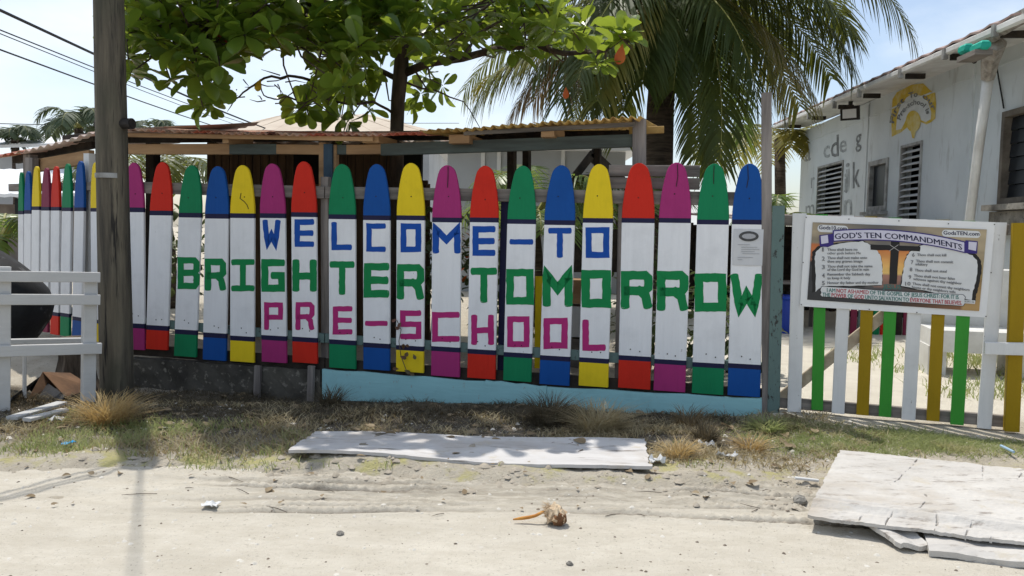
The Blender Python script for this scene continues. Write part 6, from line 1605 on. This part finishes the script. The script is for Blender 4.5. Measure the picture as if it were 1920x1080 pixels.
# pebbles and shell bits
def pebbles(name, n, x0, x1, y0, y1, smin, smax, mat, seed, dens=None):
    rng = np.random.default_rng(seed); X = rng.uniform(x0, x1, n); Y = rng.uniform(y0, y1, n)
    if dens is not None:
        k = rng.random(n) < dens(X, Y); X, Y = X[k], Y[k]
    n = len(X); Z = gzv(X, Y)
    s = smin * (smax / smin) ** (rng.random(n) ** 2.2)
    base = np.array([(1, 0, 0), (.4, .8, 0), (-.6, .7, 0), (-1, -.1, 0), (-.3, -.8, 0), (.6, -.7, 0), (.35, .25, .55), (-.35, .2, .6), (0, -.35, .5)])
    fc = [(0, 1, 6), (1, 2, 7), (1, 7, 6), (2, 3, 7), (3, 4, 8), (3, 8, 7), (4, 5, 8), (5, 0, 6), (5, 6, 8), (6, 7, 8)]
    az = rng.uniform(0, 6.28, n); sq = rng.uniform(.5, 1.2, n)
    V = np.zeros((n, 9, 3)); jit = rng.uniform(.75, 1.25, (n, 9, 3)); B = base[None] * jit
    V[..., 0] = (B[..., 0] * np.cos(az)[:, None] - B[..., 1] * np.sin(az)[:, None]) * s[:, None] + X[:, None]
    V[..., 1] = (B[..., 0] * np.sin(az)[:, None] + B[..., 1] * np.cos(az)[:, None]) * s[:, None] + Y[:, None]
    V[..., 2] = B[..., 2] * (s * sq)[:, None] + Z[:, None] - .001
    F = (np.arange(n) * 9)[:, None, None] + np.array(fc)[None]
    tag(link_np(name, V.reshape(-1, 3), F.reshape(-1, 3), mat), kind='stuff')
STW = simple('white_shell_bits', (0.62, 0.59, 0.53, 1), (0.50, 0.47, 0.41, 1), 20, .9, .3); STG = simple('grey_grit', S((124, 112, 98)), S((86, 78, 70)), 20, .9, .3); CLOD = simple('sand_clods', (0.42, 0.37, 0.30, 1), (0.32, 0.28, 0.22, 1), 20, .95, .5)
pebbles('shell_bits', 3200, -3.2, 3.4, 1.9, 4.6, .002, .014, STW, 21)
pebbles('grit', 2600, -3.2, 3.4, 1.9, 4.6, .0015, .010, STG, 22)
pebbles('sand_clods', 4200, -3.4, 2.2, 3.2, 4.35, .004, .030, CLOD, 23, lambda X, Y: np.exp(-((Y - edge_y(X) - .08) / .20) ** 2) * (.35 + .65 * sstep(-2, 0, X)))
_sl = lambda X, Y: np.exp(-((X - (1.22 + .55 * (Y - 3.3)) + .06) / .07) ** 2) + np.exp(-((Y - (3.28 - .28 * (X - 1.25)) + .05) / .06) ** 2) * (X > 1.2)
pebbles('slab_rubble', 1500, 1.0, 2.6, 2.8, 4.4, .004, .026, CLOD, 25, _sl)
pebbles('verge_rubble', 700, -3.4, 2.2, 4.0, 5.2, .004, .022, STW, 24)
# fallen leaves and twigs
def litter(name, n, x0, x1, y0, y1, s0, s1, mat, seed, dens=None):
    rng = np.random.default_rng(seed); V, F = [], []; k = 0
    while k < n:
        x, y = rng.uniform(x0, x1), rng.uniform(y0, y1)
        if dens is not None and rng.random() > dens(x, y): n -= 1; continue
        az = rng.uniform(0, 6.28); d = Vector((math.cos(az), math.sin(az), rng.uniform(-.1, .3))).normalized(); x_ = d.cross(Vector((rng.normal(0, .3), rng.normal(0, .3), 1))).normalized(); z_ = x_.cross(d); s = rng.uniform(s0, s1)
        V.append(LV @ (np.array([x_, d, z_]) * s) + np.array([x, y, gz(x, y) + .012])); F.append(LF + k * len(LV)); k += 1
    tag(link_np(name, np.concatenate(V), np.concatenate(F), mat), kind='stuff')
DLF = leafy('fallen_leaf', (0.20, 0.145, 0.085, 1), (0.30, 0.235, 0.15, 1), .15, None, .7, 9, .2)
litter('leaf_litter', 420, -3.2, 1.8, 4.2, 6.2, .025, .10, DLF, 31)
litter('leaf_litter', 130, -3.2, 2.2, 3.2, 4.4, .015, .07, DLF, 32)
tb_ = MB()
for k in range(110):
    x, y = random.uniform(-3.2, 2.0), random.uniform(3.1, 5.6); L_ = random.uniform(.03, .16); az = random.uniform(-.7, .7) + (math.pi if random.random() < .5 else 0); z = gz(x, y) + .004
    x2, y2 = x + math.cos(az) * L_, y + math.sin(az) * L_
    tb_.tube([(x, y, z), ((x + x2) / 2, (y + y2) / 2, z + random.uniform(.001, .004)), (x2, y2, gz(x2, y2) + .004)], [.0014, .0016, .0008], 4, caps=False)
tag(link('twig_litter', tb_, TW), kind='stuff')
# coconut husk with its stalk
hk = empty('coconut_husk', 'split coconut husk with an orange stalk lying on the sandy road', 'coconut husk', on_z(1040, 978, 0))
HUSKW = simple('pale_husk', S((214, 196, 168)), S((172, 146, 116)), 18, .9, .6, (1, 1, 1)); HUSKB = simple('brown_husk_fibre', S((136, 98, 68)), S((92, 64, 44)), 30, .95, .7)
p = on_z(1042, 978, 0.0); p.z = gz(p.x, p.y)
mb = MB(); nR, nS = 9, 16; vs_ = []
for i in range(nR):
    t = i / (nR - 1); r_ = (0.012, .042, .058, .062, .060, .056, .050, .043, .036)[i]; cpos = p + Vector((-.055 + .105 * t, .01 - .02 * t, .075 - .035 * t))
    for k in range(nS):
        a_ = 2 * math.pi * k / nS; vs_.append(cpos + Vector((0.25 * math.cos(a_), -.35 * math.cos(a_) * .6, 0)) * 0 + Vector((r_ * .35 * math.sin(a_), r_ * math.cos(a_), r_ * .95 * math.sin(a_))) * (1 + .16 * math.sin(k * 5.3 + i * 2.1)))
fs = [(i * nS + k, i * nS + (k + 1) % nS, (i + 1) * nS + (k + 1) % nS, (i + 1) * nS + k) for i in range(nR - 1) for k in range(nS)]
mb.add(vs_[:], fs); mb.m = [0] * len(mb.f)
hv = np.array(mb.v); hv += np.random.default_rng(8).normal(0, .0042, hv.shape); mb.v = [tuple(q_) for q_ in hv]; link('shell', mb, HUSKW, hk)
fb = MB()
for k in range(70):
    a_ = random.uniform(0, 6.28); q0 = p + Vector((-.05 + random.uniform(0, .03), .012 + .035 * math.cos(a_), .072 + .03 * math.sin(a_))); q1 = q0 + Vector((-random.uniform(.01, .05), random.uniform(-.03, .03), random.uniform(-.01, .035)))
    fb.tube([q0, q0.lerp(q1, .5) + Vector((0, 0, .004)), q1], [.0022, .0017, .0006], 4, caps=False)
tag(link('loose_fibre', fb, HUSKW, hk), kind='stuff')
mb = MB(); cpos = p + Vector((.02, -.045, .042)); mb.tube([cpos + Vector((0, .02, .0)), cpos + Vector((.005, -.006, -.004)), cpos + Vector((.008, -.012, -.006))], [.046, .042, .02], 12)
v = np.array(mb.v); v += np.random.default_rng(3).normal(0, .003, v.shape); mb.v = [tuple(q) for q in v]; link('fibre_face', mb, HUSKB, hk)
q = [on_z(1026, 958, .035), on_z(1016, 961, .034), on_z(1004, 967, .024), on_z(992, 970, .016), on_z(978, 972, .012), on_z(962, 974, .009)]
mb = MB(); mb.tube(q, [.006, .006, .0065, .007, .007, .003], 7); link('stalk', mb, simple('orange_stalk', S((206, 150, 70)), S((170, 110, 50)), 20, .7, .2), hk, smooth=True)
for ch in hk.children:
    if ch.name.startswith('stalk'): continue
    ch.scale = (0.68, 0.68, 0.62); ch.location = Vector((ch.location.x * 0.68, ch.location.y * 0.68, ch.location.z * 0.62))
# scraps
def scrap(name, label, cat, px_, py_, s, mat, n=6, seed=1, h=.02):
    rng = np.random.default_rng(seed); p = on_z(px_, py_, 0); p.z = gz(p.x, p.y)
    mb = MB(); mb.slab(lambda i, j: p + Vector(((i - n / 2) / n * s[0] + rng.normal(0, .004), (j - 2) / 4 * s[1] + rng.normal(0, .004), .012 + h * abs(rng.normal(0, .6)))), n + 1, 5, (0, 0, -.002))
    tag(link(name, mb, mat), label, cat)
scrap('blue_scrap', 'small bright blue plastic scrap in the grass at the left', 'litter', 129, 841, (.055, .05), flat('blue_scrap_plastic', (0.02, .32, .62, 1)), 5, 1)
scrap('paper_scrap', 'crumpled white paper scrap on the road left of centre', 'litter', 396, 948, (.06, .05), OLDWHITE, 6, 2, .009)
scrap('paper_scrap', 'white scrap at the right end of the plywood board', 'litter', 1232, 876, (.07, .06), OLDWHITE, 6, 3, .03)
scrap('paper_scrap', 'white scrap among the dry tufts on the verge', 'litter', 1325, 843, (.09, .05), OLDWHITE, 6, 4)
scrap('paper_scrap', 'white scrap by the golden tuft near the pole', 'litter', 108, 796, (.08, .06), OLDWHITE, 6, 5, .03)
scrap('paper_scrap', 'thin white scrap on the verge nearer the road', 'litter', 1362, 866, (.10, .03), OLDWHITE, 6, 6)
scrap('yellow_scrap', 'pale yellow scrap beside the golden tuft', 'litter', 134, 782, (.06, .05), simple('yellow_scrap_plastic', (.6, .55, .15, 1)), 5, 7, .03)
for (x0, y0, x1, y1, w, m_, lab) in ((1490, 908, 1534, 913, .016, OLDWHITE, 'thin white stick poking out from under the cracked panel'), (1876, 846, 1900, 858, .012, flat('blue_straw', (.35, .5, .65, 1)), 'pale blue straw in the grass above the cracked panel')):
    mb = MB().plank(G3(x0, y0, .03), G3(x1, y1, .03), w, .012, (0, 0, 1)); tag(link('stick', mb, m_), lab, 'stick')
for (px_, py_, s, lab) in ((1500, 938, .03, 'rounded stone by the left corner of the cracked panel'), (638, 998, .014, 'dark pebble on the sandy road left of centre'), (1068, 1053, .012, 'small pebble near the bottom centre of the road')):
    p = on_z(px_, py_, 0); p.z = gz(p.x, p.y); rng = np.random.default_rng(int(px_))
    mb = MB(); mb.tube([p + Vector((0, 0, z * s)) for z in (-.2, 0.1, .5, .85, 1.0)], [s * .8, s * 1.05, s, s * .6, s * .1], 9); v = np.array(mb.v); v += rng.normal(0, s * .08, v.shape); mb.v = [tuple(q_) for q_ in v]
    tag(link('stone', mb, CONC), lab, 'stone')
